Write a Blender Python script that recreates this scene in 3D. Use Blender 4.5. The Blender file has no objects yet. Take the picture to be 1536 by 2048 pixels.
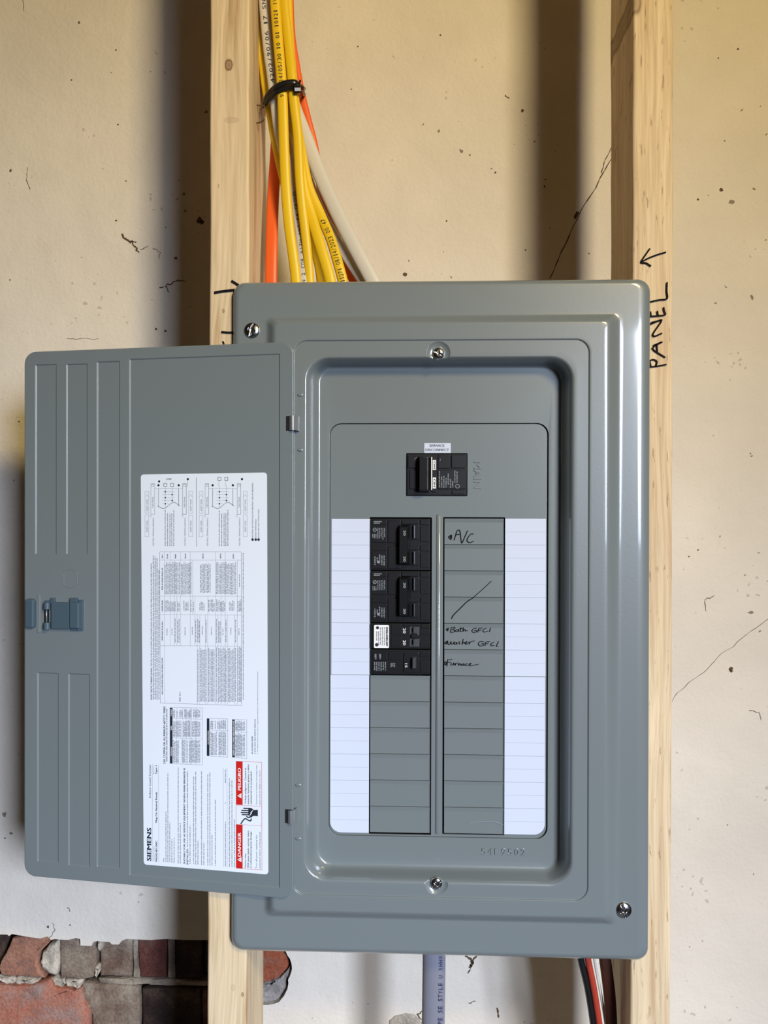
import bpy, math, random
from mathutils import Vector, Matrix, noise
from mathutils.geometry import tessellate_polygon
random.seed(7)
SC = bpy.context.scene
COL = SC.collection

# ------------------------------------------------------------------ camera
IW, IH, F = 1536, 2048, 1620.0
CAM_D = 0.77
YAW = math.atan(64 / F)
ROLL = 0.003
cam_data = bpy.data.cameras.new('camera')
cam = bpy.data.objects.new('camera', cam_data)
COL.objects.link(cam)
CAM_M = (Matrix.Translation((0, -CAM_D, 0)) @ Matrix.Rotation(YAW, 4, 'Z')
         @ Matrix.Rotation(math.pi / 2, 4, 'X') @ Matrix.Rotation(ROLL, 4, 'Z'))
cam.matrix_world = CAM_M
cam_data.sensor_fit = 'VERTICAL'
cam_data.sensor_height = 36.0
cam_data.lens = 36.0 * F / IH
cam_data.clip_start = 0.01
SC.camera = cam

# ------------------------------------------------------------------ light and exposure
world = bpy.data.worlds.new('world')
SC.world = world
world.use_nodes = True
wbg = world.node_tree.nodes['Background']
wbg.inputs[0].default_value = (1.0, 0.60, 0.30, 1)
wbg.inputs[1].default_value = 0.020
def area(name, loc, target, sx, sy, power, color, spread=180):
    l = bpy.data.lights.new(name, 'AREA')
    l.spread = math.radians(spread)
    l.shape = 'RECTANGLE'; l.size = sx; l.size_y = sy
    l.energy = power; l.color = color
    o = bpy.data.objects.new(name, l)
    o.location = loc
    o.rotation_euler = (Vector(target) - Vector(loc)).to_track_quat('-Z', 'Y').to_euler()
    COL.objects.link(o)
    return o
area('window_daylight', (1.24, -2.50, 0.30), (-0.62, 0.2, -1.25), 0.60, 0.95, 22.0, (0.70, 0.80, 1.0), 66)
area('ceiling_lamp', (0.86, -1.60, 1.05), (-0.30, 0.2, 0.44), 0.32, 0.32, 12.3, (1.0, 0.77, 0.34), 110)
SC.view_settings.view_transform = 'Standard'
SC.view_settings.look = 'None'
SC.view_settings.exposure = 0.0
SC.view_settings.gamma = 1.0
SC.view_settings.use_curve_mapping = False

# ------------------------------------------------------------------ planes and rays
CAM_O = CAM_M.translation.copy()
CAM_R = CAM_M.to_3x3()
def ray(px, py):
    return CAM_R @ Vector(((px - IW / 2) / F, (IH / 2 - py) / F, -1.0))
class Plane:
    def __init__(s, O, X, Z):
        s.O, s.X, s.Z = Vector(O), Vector(X).normalized(), Vector(Z).normalized()
        s.n = s.Z.cross(s.X).normalized()
        if s.n.y > 0: s.n = -s.n
    def p(s, px, py, off=0.0):
        d = ray(px, py); o = s.O + s.n * off
        return CAM_O + d * ((o - CAM_O).dot(s.n) / d.dot(s.n))
    def ab(s, px, py, off=0.0):
        q = s.p(px, py, off) - s.O
        return q.dot(s.X), q.dot(s.Z)
    def w(s, a, b, off=0.0):
        return s.O + s.X * a + s.Z * b + s.n * off
    def rect(s, x0, y0, x1, y1, off=0.0):
        xm, ym = (x0 + x1) / 2, (y0 + y1) / 2
        return (s.ab(x0, ym, off)[0], s.ab(xm, y1, off)[1], s.ab(x1, ym, off)[0], s.ab(xm, y0, off)[1])
PX = 0.000474
PL = Plane((0, 0, 0), (1, 0, 0), (0, 0, 1))
ALPHA = math.radians(8.0); RHO = 0.003
hinge = PL.p(587, 1240, 0.0125)
dX = Vector((math.cos(ALPHA), -math.sin(ALPHA), 0)); dZ = Vector((0, 0, 1))
DP = Plane(hinge, dX + dZ * RHO, dZ - dX * RHO)

# ------------------------------------------------------------------ materials
def mat(name, color, rough=0.5, metal=0.0, bump=0.0, bscale=60, coat=0.0, var=0.0, vscale=8, spec=None):
    m = bpy.data.materials.new(name); m.use_nodes = True
    nt = m.node_tree; b = nt.nodes['Principled BSDF']
    b.inputs['Base Color'].default_value = (*color, 1)
    b.inputs['Roughness'].default_value = rough
    b.inputs['Metallic'].default_value = metal
    b.inputs['Coat Weight'].default_value = coat
    b.inputs['Coat Roughness'].default_value = 0.07
    if spec is not None: b.inputs['Specular IOR Level'].default_value = spec
    tc = nt.nodes.new('ShaderNodeTexCoord')
    if var:
        n = nt.nodes.new('ShaderNodeTexNoise'); n.inputs['Scale'].default_value = vscale
        n.inputs['Detail'].default_value = 5
        nt.links.new(tc.outputs['Object'], n.inputs['Vector'])
        r = nt.nodes.new('ShaderNodeValToRGB')
        r.color_ramp.elements[0].position = .3; r.color_ramp.elements[1].position = .7
        r.color_ramp.elements[0].color = (*[c * (1 - var) for c in color], 1)
        r.color_ramp.elements[1].color = (*[min(1, c * (1 + var)) for c in color], 1)
        nt.links.new(n.outputs[0], r.inputs[0]); nt.links.new(r.outputs[0], b.inputs['Base Color'])
    if bump:
        n = nt.nodes.new('ShaderNodeTexNoise'); n.inputs['Scale'].default_value = bscale
        n.inputs['Detail'].default_value = 4
        nt.links.new(tc.outputs['Object'], n.inputs['Vector'])
        bp = nt.nodes.new('ShaderNodeBump'); bp.inputs['Strength'].default_value = bump
        bp.inputs['Distance'].default_value = 0.001
        nt.links.new(n.outputs[0], bp.inputs['Height']); nt.links.new(bp.outputs[0], b.inputs['Normal'])
    return m

def N(nt, t, **kw):
    n = nt.nodes.new(t)
    for k, v in kw.items():
        if k in n.inputs: n.inputs[k].default_value = v
        else: setattr(n, k, v)
    return n
def ramp(nt, src, stops):
    r = nt.nodes.new('ShaderNodeValToRGB'); cr = r.color_ramp
    while len(cr.elements) < len(stops): cr.elements.new(.5)
    for e, (p, c) in zip(cr.elements, stops):
        e.position = p; e.color = (*c, 1) if len(c) == 3 else c
    nt.links.new(src, r.inputs[0]); return r.outputs[0]
def mixc(nt, fac, a, b, mode='MIX'):
    m = nt.nodes.new('ShaderNodeMix'); m.data_type = 'RGBA'; m.blend_type = mode
    for inp, v in ((m.inputs[0], fac), (m.inputs[6], a), (m.inputs[7], b)):
        if isinstance(v, (float, int)): inp.default_value = v
        elif isinstance(v, tuple): inp.default_value = (*v, 1)
        else: nt.links.new(v, inp)
    return m.outputs[2]
def math_n(nt, op, a, b=0.0):
    m = nt.nodes.new('ShaderNodeMath'); m.operation = op
    for inp, v in ((m.inputs[0], a), (m.inputs[1], b)):
        if isinstance(v, (float, int)): inp.default_value = v
        else: nt.links.new(v, inp)
    return m.outputs[0]
def mapped(nt, src, scale, loc=(0, 0, 0)):
    m = nt.nodes.new('ShaderNodeMapping'); m.inputs['Scale'].default_value = scale
    m.inputs['Location'].default_value = loc
    nt.links.new(src, m.inputs['Vector']); return m.outputs[0]

def wall_mat(name='plaster', col=(0.76, 0.695, 0.60)):
    m = bpy.data.materials.new(name); m.use_nodes = True
    nt = m.node_tree; b = nt.nodes['Principled BSDF']; b.inputs['Roughness'].default_value = 0.75
    b.inputs['Specular IOR Level'].default_value = 0.25
    g = N(nt, 'ShaderNodeNewGeometry').outputs['Position']
    n1 = N(nt, 'ShaderNodeTexNoise', Scale=7.0, Detail=6.0); nt.links.new(g, n1.inputs['Vector'])
    c = ramp(nt, n1.outputs[0], [(.3, tuple(x * .93 for x in col)), (.7, tuple(x * 1.05 for x in col))])
    # dirt specks, on a warped lattice so that they are ragged
    wn_ = N(nt, 'ShaderNodeTexNoise', Scale=120.0, Detail=3.0); nt.links.new(g, wn_.inputs['Vector'])
    wv_ = N(nt, 'ShaderNodeVectorMath', operation='MULTIPLY_ADD'); nt.links.new(wn_.outputs[1], wv_.inputs[0])
    wv_.inputs[1].default_value = (.012, .012, .012); nt.links.new(g, wv_.inputs[2]); gw = wv_.outputs[0]
    n2 = N(nt, 'ShaderNodeTexVoronoi', Scale=46.0); nt.links.new(gw, n2.inputs['Vector'])
    n3 = N(nt, 'ShaderNodeTexNoise', Scale=9.0, Detail=3.0); nt.links.new(g, n3.inputs['Vector'])
    thr = math_n(nt, 'MULTIPLY', math_n(nt, 'SUBTRACT', n3.outputs[0], .50), .62)
    sp = math_n(nt, 'LESS_THAN', n2.outputs['Distance'], thr)
    n5 = N(nt, 'ShaderNodeTexVoronoi', Scale=85.0); nt.links.new(gw, n5.inputs['Vector'])
    n6 = N(nt, 'ShaderNodeTexNoise', Scale=14.0, Detail=2.0); nt.links.new(g, n6.inputs['Vector'])
    sp2 = math_n(nt, 'LESS_THAN', n5.outputs['Distance'], math_n(nt, 'MULTIPLY', math_n(nt, 'SUBTRACT', n6.outputs[0], .5), .9))
    c = mixc(nt, math_n(nt, 'MULTIPLY', sp, .75), c, (0.10, 0.065, 0.04))
    c = mixc(nt, math_n(nt, 'MULTIPLY', sp2, .35), c, (0.16, 0.12, 0.09))
    # smudges
    n4 = N(nt, 'ShaderNodeTexNoise', Scale=3.2, Detail=8.0, Roughness=.7); nt.links.new(g, n4.inputs['Vector'])
    sm = ramp(nt, n4.outputs[0], [(.56, (0, 0, 0)), (.72, (1, 1, 1))])
    c = mixc(nt, math_n(nt, 'MULTIPLY', sm, .18), c, (0.42, 0.34, 0.25))
    nt.links.new(c, b.inputs['Base Color'])
    a1 = N(nt, 'ShaderNodeTexNoise', Scale=220.0, Detail=3.0); nt.links.new(g, a1.inputs['Vector'])
    a2 = N(nt, 'ShaderNodeTexNoise', Scale=26.0, Detail=5.0); nt.links.new(g, a2.inputs['Vector'])
    h = math_n(nt, 'ADD', math_n(nt, 'MULTIPLY', a1.outputs[0], .35), math_n(nt, 'MULTIPLY', a2.outputs[0], 1.4))
    bp = N(nt, 'ShaderNodeBump', Strength=0.65, Distance=0.0020); nt.links.new(h, bp.inputs['Height'])
    nt.links.new(bp.outputs[0], b.inputs['Normal'])
    return m

def wood_mat(name, base, dark, knots, seed=0, rough_grain=0.0):
    m = bpy.data.materials.new(name); m.use_nodes = True
    nt = m.node_tree; b = nt.nodes['Principled BSDF']; b.inputs['Roughness'].default_value = 0.62
    b.inputs['Specular IOR Level'].default_value = 0.3
    g = N(nt, 'ShaderNodeNewGeometry').outputs['Position']
    warp = N(nt, 'ShaderNodeTexNoise', Scale=4.0, Detail=2.0)
    nt.links.new(mapped(nt, g, (2.0, 2.0, .55), (seed, 0, seed)), warp.inputs['Vector'])
    wv = N(nt, 'ShaderNodeVectorMath', operation='MULTIPLY_ADD')
    nt.links.new(warp.outputs[1], wv.inputs[0]); wv.inputs[1].default_value = (.05, .05, 0)
    nt.links.new(g, wv.inputs[2])
    n1 = N(nt, 'ShaderNodeTexNoise', Scale=1.0, Detail=6.0, Roughness=.6)
    nt.links.new(mapped(nt, wv.outputs[0], (95, 60, 3.4), (seed, 2, 3)), n1.inputs['Vector'])
    n2 = N(nt, 'ShaderNodeTexNoise', Scale=1.0, Detail=4.0)
    nt.links.new(mapped(nt, wv.outputs[0], (420, 300, 9), (seed, 2, 3)), n2.inputs['Vector'])
    c = ramp(nt, n1.outputs[0], [(.34, dark), (.5, base), (.66, tuple(min(1, x * 1.12) for x in base))])
    c = mixc(nt, .30, c, ramp(nt, n2.outputs[0], [(.35, (.45, .38, .30)), (.6, (1, 1, 1))]), 'MULTIPLY')
    h = n1.outputs[0]
    for (kx, kz, rx, rz, st) in knots:
        v = N(nt, 'ShaderNodeVectorMath', operation='SUBTRACT'); nt.links.new(g, v.inputs[0])
        v.inputs[1].default_value = (kx, 0, kz)
        mm = mapped(nt, v.outputs[0], (1 / rx, 0, 1 / rz))
        ln = N(nt, 'ShaderNodeVectorMath', operation='LENGTH'); nt.links.new(mm, ln.inputs[0])
        d = math_n(nt, 'ADD', ln.outputs['Value'], math_n(nt, 'MULTIPLY', math_n(nt, 'SUBTRACT', n1.outputs[0], .5), .9))
        f = ramp(nt, d, [(.0, (.75, .75, .75)), (.42, (.55,) * 3), (.62, (.95,) * 3), (.85, (.12,) * 3), (1.0, (0, 0, 0))])
        c = mixc(nt, math_n(nt, 'MULTIPLY', f, st), c, (0.16, 0.075, 0.025))
    if rough_grain:
        n3 = N(nt, 'ShaderNodeTexNoise', Scale=1.0, Detail=3.0)
        nt.links.new(mapped(nt, g, (300, 100, 45), (seed, 1, 1)), n3.inputs['Vector'])
        pit = ramp(nt, n3.outputs[0], [(.63, (0, 0, 0)), (.70, (1, 1, 1))])
        c = mixc(nt, math_n(nt, 'MULTIPLY', pit, rough_grain), c, (0.24, 0.13, 0.06))
        h = math_n(nt, 'SUBTRACT', h, math_n(nt, 'MULTIPLY', pit, .6))
    nt.links.new(c, b.inputs['Base Color'])
    bp = N(nt, 'ShaderNodeBump', Strength=0.5, Distance=0.0008); nt.links.new(h, bp.inputs['Height'])
    nt.links.new(bp.outputs[0], b.inputs['Normal'])
    return m

def brick_mat(name, c1, c2, c3=None):
    m = bpy.data.materials.new(name); m.use_nodes = True
    nt = m.node_tree; b = nt.nodes['Principled BSDF']; b.inputs['Roughness'].default_value = 0.85
    b.inputs['Specular IOR Level'].default_value = 0.2
    g = N(nt, 'ShaderNodeNewGeometry').outputs['Position']
    n1 = N(nt, 'ShaderNodeTexNoise', Scale=28.0, Detail=7.0, Roughness=.65); nt.links.new(g, n1.inputs['Vector'])
    c = ramp(nt, n1.outputs[0], [(.36, c1), (.5, c2), (.66, c3 or c2)])
    n2 = N(nt, 'ShaderNodeTexNoise', Scale=320.0, Detail=3.0); nt.links.new(g, n2.inputs['Vector'])
    c = mixc(nt, .5, c, ramp(nt, n2.outputs[0], [(.35, (.6, .6, .6)), (.6, (1.1, 1.1, 1.1))]), 'MULTIPLY')
    nt.links.new(c, b.inputs['Base Color'])
    h = math_n(nt, 'ADD', math_n(nt, 'MULTIPLY', n1.outputs[0], 2.0), math_n(nt, 'MULTIPLY', n2.outputs[0], .4))
    bp = N(nt, 'ShaderNodeBump', Strength=0.8, Distance=0.003); nt.links.new(h, bp.inputs['Height'])
    nt.links.new(bp.outputs[0], b.inputs['Normal'])
    return m

M_PLASTER = wall_mat()
M_PLEDGE = mat('plaster_edge', (0.50, 0.45, 0.38), .9, bump=.6, bscale=300)
M_METAL = mat('grey_enamel', (0.178, 0.208, 0.218), .34, coat=1.0, bump=.04, bscale=420)
M_DOOR = mat('grey_enamel_door', (0.172, 0.205, 0.218), .40, coat=.25, bump=.04, bscale=420)
M_BOX = mat('galvanised_steel', (0.35, 0.36, 0.36), .4, .8)
M_STEEL = mat('zinc_screw', (0.55, 0.56, 0.58), .2, 1.0)
M_HINGE = mat('hinge_steel', (0.30, 0.32, 0.34), .3, .5)
M_PLASTIC = mat('blue_grey_plastic', (0.065, 0.105, 0.138), .42)
M_BLACK = mat('black_bakelite', (0.010, 0.010, 0.012), .30, bump=.02, bscale=1500)
M_BLACK2 = mat('black_toggle', (0.006, 0.006, 0.007), .28)
M_TOG = mat('toggle_rib', (0.06, 0.065, 0.075), .3)
M_PAPER = mat('white_paper', (0.62, 0.68, 0.83), .6)
M_LABEL = mat('glossy_label', (0.80, 0.87, 0.98), .4)
M_INK = mat('black_ink', (0.02, 0.025, 0.04), .6, spec=.3)
M_INKG = mat('fine_print_ink', (0.09, 0.105, 0.14), .6)
M_LINE = mat('ruled_line', (0.30, 0.34, 0.42), .6)
M_RED = mat('red_print', (0.62, 0.015, 0.012), .45)
M_WHITEP = mat('white_print', (0.85, 0.85, 0.86), .5)
M_GREYP = mat('grey_print', (0.26, 0.29, 0.31), .5)
M_MARK = mat('marker_ink', (0.006, 0.005, 0.008), .8, spec=.15)
M_YEL = mat('yellow_jacket', (0.80, 0.52, 0.01), .4, bump=.05, bscale=200)
M_ORA = mat('orange_jacket', (0.80, 0.11, 0.012), .4)
M_WHT = mat('white_jacket', (0.62, 0.58, 0.50), .42, bump=.05, bscale=200)
M_SE = mat('grey_jacket', (0.215, 0.22, 0.27), .5, bump=.1, bscale=90)
M_REDW = mat('red_wire', (0.40, 0.045, 0.025), .4)
M_BLKW = mat('black_wire', (0.008, 0.008, 0.009), .35)
M_BRN = mat('brown_jacket', (0.055, 0.014, 0.006), .45)
M_ZIP = mat('black_nylon', (0.010, 0.009, 0.010), .28)
M_NAIL = mat('rusty_wire', (0.20, 0.13, 0.08), .4, .7)
M_CRACK = mat('crack_brown', (0.11, 0.07, 0.04), .9)  # dark brown of the plaster cracks and pits
M_DARK = mat('void_shade', (0.004, 0.004, 0.004), .8)  # black that stands in for the shade inside slots and behind openings

# ------------------------------------------------------------------ mesh helpers
WL = {}
def empty(name, loc, label, cat, group=None):
    o = bpy.data.objects.new(name, None); COL.objects.link(o)
    o.empty_display_size = .02
    o.location = loc; WL[o] = Vector(loc)
    o['label'] = label; o['category'] = cat
    if group: o['group'] = group
    return o
def build(name, V, Fc, material, parent=None, smooth=False, label=None, cat=None, kind=None, group=None, wn=False):
    me = bpy.data.meshes.new(name)
    V = [Vector(v) for v in V]
    lo = Vector([min(v[i] for v in V) for i in range(3)]); hi = Vector([max(v[i] for v in V) for i in range(3)])
    c = (lo + hi) / 2
    me.from_pydata([v - c for v in V], [], Fc)
    me.validate(); me.update()
    if smooth: me.polygons.foreach_set('use_smooth', [True] * len(me.polygons))
    me.materials.append(material)
    o = bpy.data.objects.new(name, me); COL.objects.link(o)
    WL[o] = c
    o.location = c - (WL[parent] if parent else Vector())
    if parent: o.parent = parent
    if label: o['label'] = label
    if cat: o['category'] = cat
    if kind: o['kind'] = kind
    if group: o['group'] = group
    if wn:
        md = o.modifiers.new('wn', 'WEIGHTED_NORMAL'); md.weight = 80; md.keep_sharp = False
    return o
class MB:
    def __init__(s): s.V, s.F = [], []
    def add(s, V, Fc):
        k = len(s.V); s.V += [Vector(v) for v in V]; s.F += [tuple(i + k for i in f) for f in Fc]
    def build(s, name, material, parent=None, **kw): return build(name, s.V, s.F, material, parent, **kw)

def rr_ab(a0, b0, a1, b1, r, k=6):
    r = max(0, min(r, (a1 - a0) / 2 - 1e-6, (b1 - b0) / 2 - 1e-6)); pts = []
    for cx, cy, s in ((a1 - r, b1 - r, 0), (a0 + r, b1 - r, 1), (a0 + r, b0 + r, 2), (a1 - r, b0 + r, 3)):
        for i in range(k + 1):
            t = (s + i / k) * math.pi / 2
            pts.append((cx + r * math.cos(t), cy + r * math.sin(t)))
    return pts
def rr(pl, x0, y0, x1, y1, r, off, k=6, inset=0.0):
    a0, b0, a1, b1 = pl.rect(x0, y0, x1, y1, off)
    return [pl.w(a, b, off) for a, b in rr_ab(a0 + inset, b0 + inset, a1 - inset, b1 - inset, max(0, r * PX - inset), k)]
def loops_mesh(loops, cap0=False, cap1=True, closed=False):
    n = len(loops[0]); V = [p for l in loops for p in l]; Fc = []
    m = len(loops)
    for j in range(m if closed else m - 1):
        a, b = j * n, ((j + 1) % m) * n
        for i in range(n):
            i2 = (i + 1) % n
            Fc.append((a + i, a + i2, b + i2, b + i))
    if cap0: Fc.append(tuple(reversed(range(n))))
    if cap1: Fc.append(tuple((m - 1) * n + i for i in range(n)))
    return V, Fc
def slab(pl, x0, y0, x1, y1, front, back, r=2, bev=0.0006, k=3, mb=None, slant=None):
    """bevelled plate in plane pl, dims in frame pixels at depth 'front'"""
    a0, b0, a1, b1 = pl.rect(x0, y0, x1, y1, front); r = r * PX
    def L(ins, off):
        return [pl.w(a, b, off) for a, b in rr_ab(a0 + ins, b0 + ins, a1 - ins, b1 - ins, max(0.00005, r - ins), k)]
    loops = [L(0, back), L(0, front - bev), L(bev * .3, front - bev * .3), L(bev, front)]
    if slant: loops.append([q + pl.n * 0 for q in L(slant[0], front + slant[1])])
    V, Fc = loops_mesh(loops, True, True)
    if mb is not None: mb.add(V, Fc)
    return V, Fc
def frustum(pl, x0, y0, x1, y1, fr, back, shrink, mb, shift=(0, 0)):
    a0, b0, a1, b1 = pl.rect(x0, y0, x1, y1, fr)
    sx, sz = shift
    L0 = [pl.w(a, b, back) for a, b in rr_ab(a0 - shrink, b0 - shrink, a1 + shrink, b1 + shrink, .0004, 2)]
    L1 = [pl.w(a, b, fr - .0004) for a, b in rr_ab(a0 + sx, b0 + sz, a1 + sx, b1 + sz, .0004, 2)]
    L2 = [pl.w(a, b, fr) for a, b in rr_ab(a0 + .0004 + sx, b0 + .0004 + sz, a1 - .0004 + sx, b1 - .0004 + sz, .0003, 2)]
    mb.add(*loops_mesh([L0, L1, L2], True, True))
def catmull(P, sub=8):
    out = []; n = len(P)
    for i in range(n - 1):
        p0 = P[i - 1] if i else P[0] * 2 - P[1]; p1, p2 = P[i], P[i + 1]
        p3 = P[i + 2] if i + 2 < n else P[-1] * 2 - P[-2]
        for j in range(sub):
            t = j / sub
            out.append(.5 * ((2 * p1) + (p2 - p0) * t + (2 * p0 - 5 * p1 + 4 * p2 - p3) * t * t + (3 * p1 - p0 - 3 * p2 + p3) * t ** 3))
    out.append(P[-1]); return out
def sweep(pts, w, t, seg=14, wax=Vector((0, 1, 0)), mb=None, power=2.0):
    """tube of elliptic section; w across (perpendicular to wax), t along wax"""
    V, Fc = [], []; n = len(pts)
    for i, p in enumerate(pts):
        tan = (pts[min(i + 1, n - 1)] - pts[max(i - 1, 0)]).normalized()
        s = tan.cross(wax)
        s = s.normalized() if s.length > 1e-5 else Vector((1, 0, 0))
        u = s.cross(tan).normalized()
        for k in range(seg):
            a = 2 * math.pi * k / seg; c, d = math.cos(a), math.sin(a)
            V.append(p + s * (w / 2 * math.copysign(abs(c) ** (2 / power), c)) + u * (t / 2 * math.copysign(abs(d) ** (2 / power), d)))
    for i in range(n - 1):
        for k in range(seg):
            k2 = (k + 1) % seg
            Fc.append((i * seg + k, i * seg + k2, (i + 1) * seg + k2, (i + 1) * seg + k))
    Fc.append(tuple(reversed(range(seg)))); Fc.append(tuple((n - 1) * seg + k for k in range(seg)))
    if mb is not None: mb.add(V, Fc)
    return V, Fc
def ribbon(mb, pts, w, n):
    """flat stroke on a surface with normal n, one short piece per segment"""
    for i in range(len(pts) - 1):
        p, q = pts[i], pts[i + 1]; t = q - p
        if t.length < 1e-7: continue
        t = t.normalized(); s = t.cross(n).normalized() * w / 2; e = t * w * .32; p = p + n * (i % 2) * .00002; q = q + n * (i % 2) * .00002
        mb.add([p - e - s, p - e + s, q + e + s, q + e - s], [(0, 1, 2, 3)])
def stroke(mb, pl, pxs, wpx, off, sub=0):
    P = [pl.p(x, y, off) for x, y in pxs]
    if sub and len(P) > 2: P = catmull(P, sub)
    ribbon(mb, P, wpx * PX, pl.n)
def quad(mb, pl, x0, y0, x1, y1, off):
    a0, b0, a1, b1 = pl.rect(x0, y0, x1, y1, off)
    mb.add([pl.w(a0, b0, off), pl.w(a1, b0, off), pl.w(a1, b1, off), pl.w(a0, b1, off)], [(0, 1, 2, 3)])
def disc(mb, pl, px, py, rpx, off, n=14):
    c = pl.p(px, py, off)
    mb.add([c + (pl.X * math.cos(2 * math.pi * i / n) + pl.Z * math.sin(2 * math.pi * i / n)) * rpx * PX for i in range(n)], [tuple(range(n))])
def frame_lines(mb, pl, x0, y0, x1, y1, off, w=.5):
    for a in (((x0, y0), (x1, y0)), ((x1, y0), (x1, y1)), ((x1, y1), (x0, y1)), ((x0, y1), (x0, y0))):
        stroke(mb, pl, a, w, off)
def greek(mb, pl, x0, y0, x1, y1, off, up=True, dens=.62, letter=1.25):
    """a line of print too fine to read: small letter-like dashes from y1 up to y0 between x0 and x1"""
    y = y1 if up else y0; left = 0
    while (y > y0 + letter) if up else (y < y1 - letter):
        if left <= 0:
            left = random.randint(2, 9); y += (-1 if up else 1) * letter * .9; continue
        h = random.uniform(.65, 1.0)
        lx = letter * dens
        ya, yb = (y - lx, y) if up else (y, y + lx)
        xx0, xx1 = x0 + (x1 - x0) * (1 - h) * random.random(), x1
        quad(mb, pl, xx0, ya, xx1, yb, off)
        y += (-1 if up else 1) * letter; left -= 1
def greek_fill(mb, pl, x0, y0, x1, y1, off, pitch=2.5, h=1.5, ragged=6):
    x = x0 + .7
    while x + h < x1:
        greek(mb, pl, x, y0 + random.random() * ragged, x + h, y1 - 1 - random.random() * ragged * .3, off); x += pitch

TEXTS = []   # text specs resolved together
def text(mb, pl, s, x0, y0, x1, y1, d, off, bold=0.0, depth=0.0):
    """d: 'R' upright, 'U' reading upwards, 'D' reading downwards; box in frame pixels"""
    if d == 'R': O = pl.p(x0, y1, off); r, u = pl.X, pl.Z; L = (pl.p(x1, y1, off) - O).length; H = (pl.p(x0, y0, off) - O).length
    elif d == 'U': O = pl.p(x1, y1, off); r, u = pl.Z, -pl.X; L = (pl.p(x1, y0, off) - O).length; H = (pl.p(x0, y1, off) - O).length
    else: O = pl.p(x0, y0, off); r, u = -pl.Z, pl.X; L = (pl.p(x0, y1, off) - O).length; H = (pl.p(x1, y0, off) - O).length
    TEXTS.append((mb, s, O, r, u, pl.n, L, H, bold, depth))
def text_f(mb, s, O, r, u, n, L, H, bold=0.0): TEXTS.append((mb, s, O, r, u, n, L, H, bold, 0.0))
def resolve_texts():
    obs = []
    for T in TEXTS:
        c = bpy.data.curves.new('t', 'FONT'); c.body = T[1]; c.resolution_u = 2; c.size = 1.0
        if T[9]: c.extrude = .08
        o = bpy.data.objects.new('t', c); COL.objects.link(o); obs.append(o)
    dg = bpy.context.evaluated_depsgraph_get(); dg.update()
    for T, o in zip(TEXTS, obs):
        mb, s, O, r, u, n, L, H, bold, depth = T
        me = o.evaluated_get(dg).to_mesh()
        vs = [v.co.copy() for v in me.vertices]; fs = [tuple(p.vertices) for p in me.polygons]
        if vs:
            x0 = min(v.x for v in vs); x1 = max(v.x for v in vs)
            sx = L / (x1 - x0); sy = H / 0.73
            for k in ((0,) if bold < .01 or depth else (-1, 0, 1)):
                kx = k * bold * 1.3 * sx
                mb.add([O + r * ((v.x - x0) * sx + kx) + u * (v.y * sy) + n * (v.z / .08 * depth if depth else k * .00001) for v in vs], fs)
        o.evaluated_get(dg).to_mesh_clear()
    for o in obs:
        c = o.data; bpy.data.objects.remove(o); bpy.data.curves.remove(c)
def boolean(o, cutters, op='DIFFERENCE'):
    for c in cutters:
        md = o.modifiers.new('b', 'BOOLEAN'); md.operation = op; md.solver = 'EXACT'; md.object = c
    wn = o.modifiers.get('wn')
    if wn: o.modifiers.remove(wn)
    dg = bpy.context.evaluated_depsgraph_get(); dg.update()
    me = bpy.data.meshes.new_from_object(o.evaluated_get(dg))
    o.modifiers.clear(); o.data = me
    for c in cutters: bpy.data.objects.remove(c)
    md = o.modifiers.new('wn', 'WEIGHTED_NORMAL'); md.weight = 80; md.keep_sharp = False

# ------------------------------------------------------------------ the setting: plastered brick wall
WY = 0.205
WP = Plane((0, WY, 0), (1, 0, 0), (0, 0, 1))
def wp(x, y): return WP.ab(x, y)
jag = [(-420, 1868), (-300, 1874), (-150, 1866), (-60, 1872), (0, 1869), (14, 1869), (18, 1872), (24, 1868), (58, 1874), (80, 1877), (95, 1873), (102, 1880), (110, 1878),
       (118, 1879), (136, 1880), (152, 1876), (160, 1878), (161, 1891), (183, 1892), (186, 1884), (196, 1882), (204, 1883), (219, 1884), (224, 1889),
       (238, 1889), (243, 1882), (252, 1878), (300, 1880), (330, 1878), (372, 1880), (418, 1880), (450, 1884), (490, 1880), (530, 1878), (560, 1882),
       (572, 1904), (575, 1911), (580, 1918), (583, 1928), (584, 1937), (583, 1943), (580, 1952), (576, 1960), (577, 1966), (575, 1978), (568, 1992),
       (558, 2004), (547, 2008), (536, 2010), (524, 2010), (500, 2016), (470, 2030), (452, 2060), (440, 2100), (430, 2220), (380, 2330), (200, 2350), (0, 2340), (-200, 2350), (-420, 2330), (-440, 2100)]
hole2d = [Vector((*wp(x, y), 0)) for x, y in jag]
ext = [Vector(v) for v in ((-1.7, -1.36, 0), (1.7, -1.36, 0), (1.7, 1.16, 0), (-1.7, 1.16, 0))]
tris = tessellate_polygon([ext, hole2d])
allp = ext + hole2d
V = [Vector((p.x, WY, p.y)) for p in allp]; nV = len(V)
Fc = [tuple(t) for t in tris]
V += [Vector((p.x, WY + .010, p.y)) + Vector((random.uniform(-.0012, .0012), 0, random.uniform(-.0012, .0012))) for p in hole2d]
nh = len(hole2d)
Fc += [(4 + i, 4 + (i + 1) % nh, nV + (i + 1) % nh, nV + i) for i in range(nh)]
wall = build('wall_back', V, Fc, M_PLASTER, kind='structure', label='cream painted plaster wall behind the studs, broken away over brick at the lower left')
wall.data.materials.append(M_PLEDGE)
for i in range(len(tris), len(wall.data.polygons)): wall.data.polygons[i].material_index = 1
B = MB(); B.add([(-1.7, -1.36 * 0 + WY + .034, -1.36), (1.7, WY + .034, -1.36), (1.7, WY + .034, 1.16), (-1.7, WY + .034, 1.16)], [(0, 1, 2, 3)])
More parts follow.
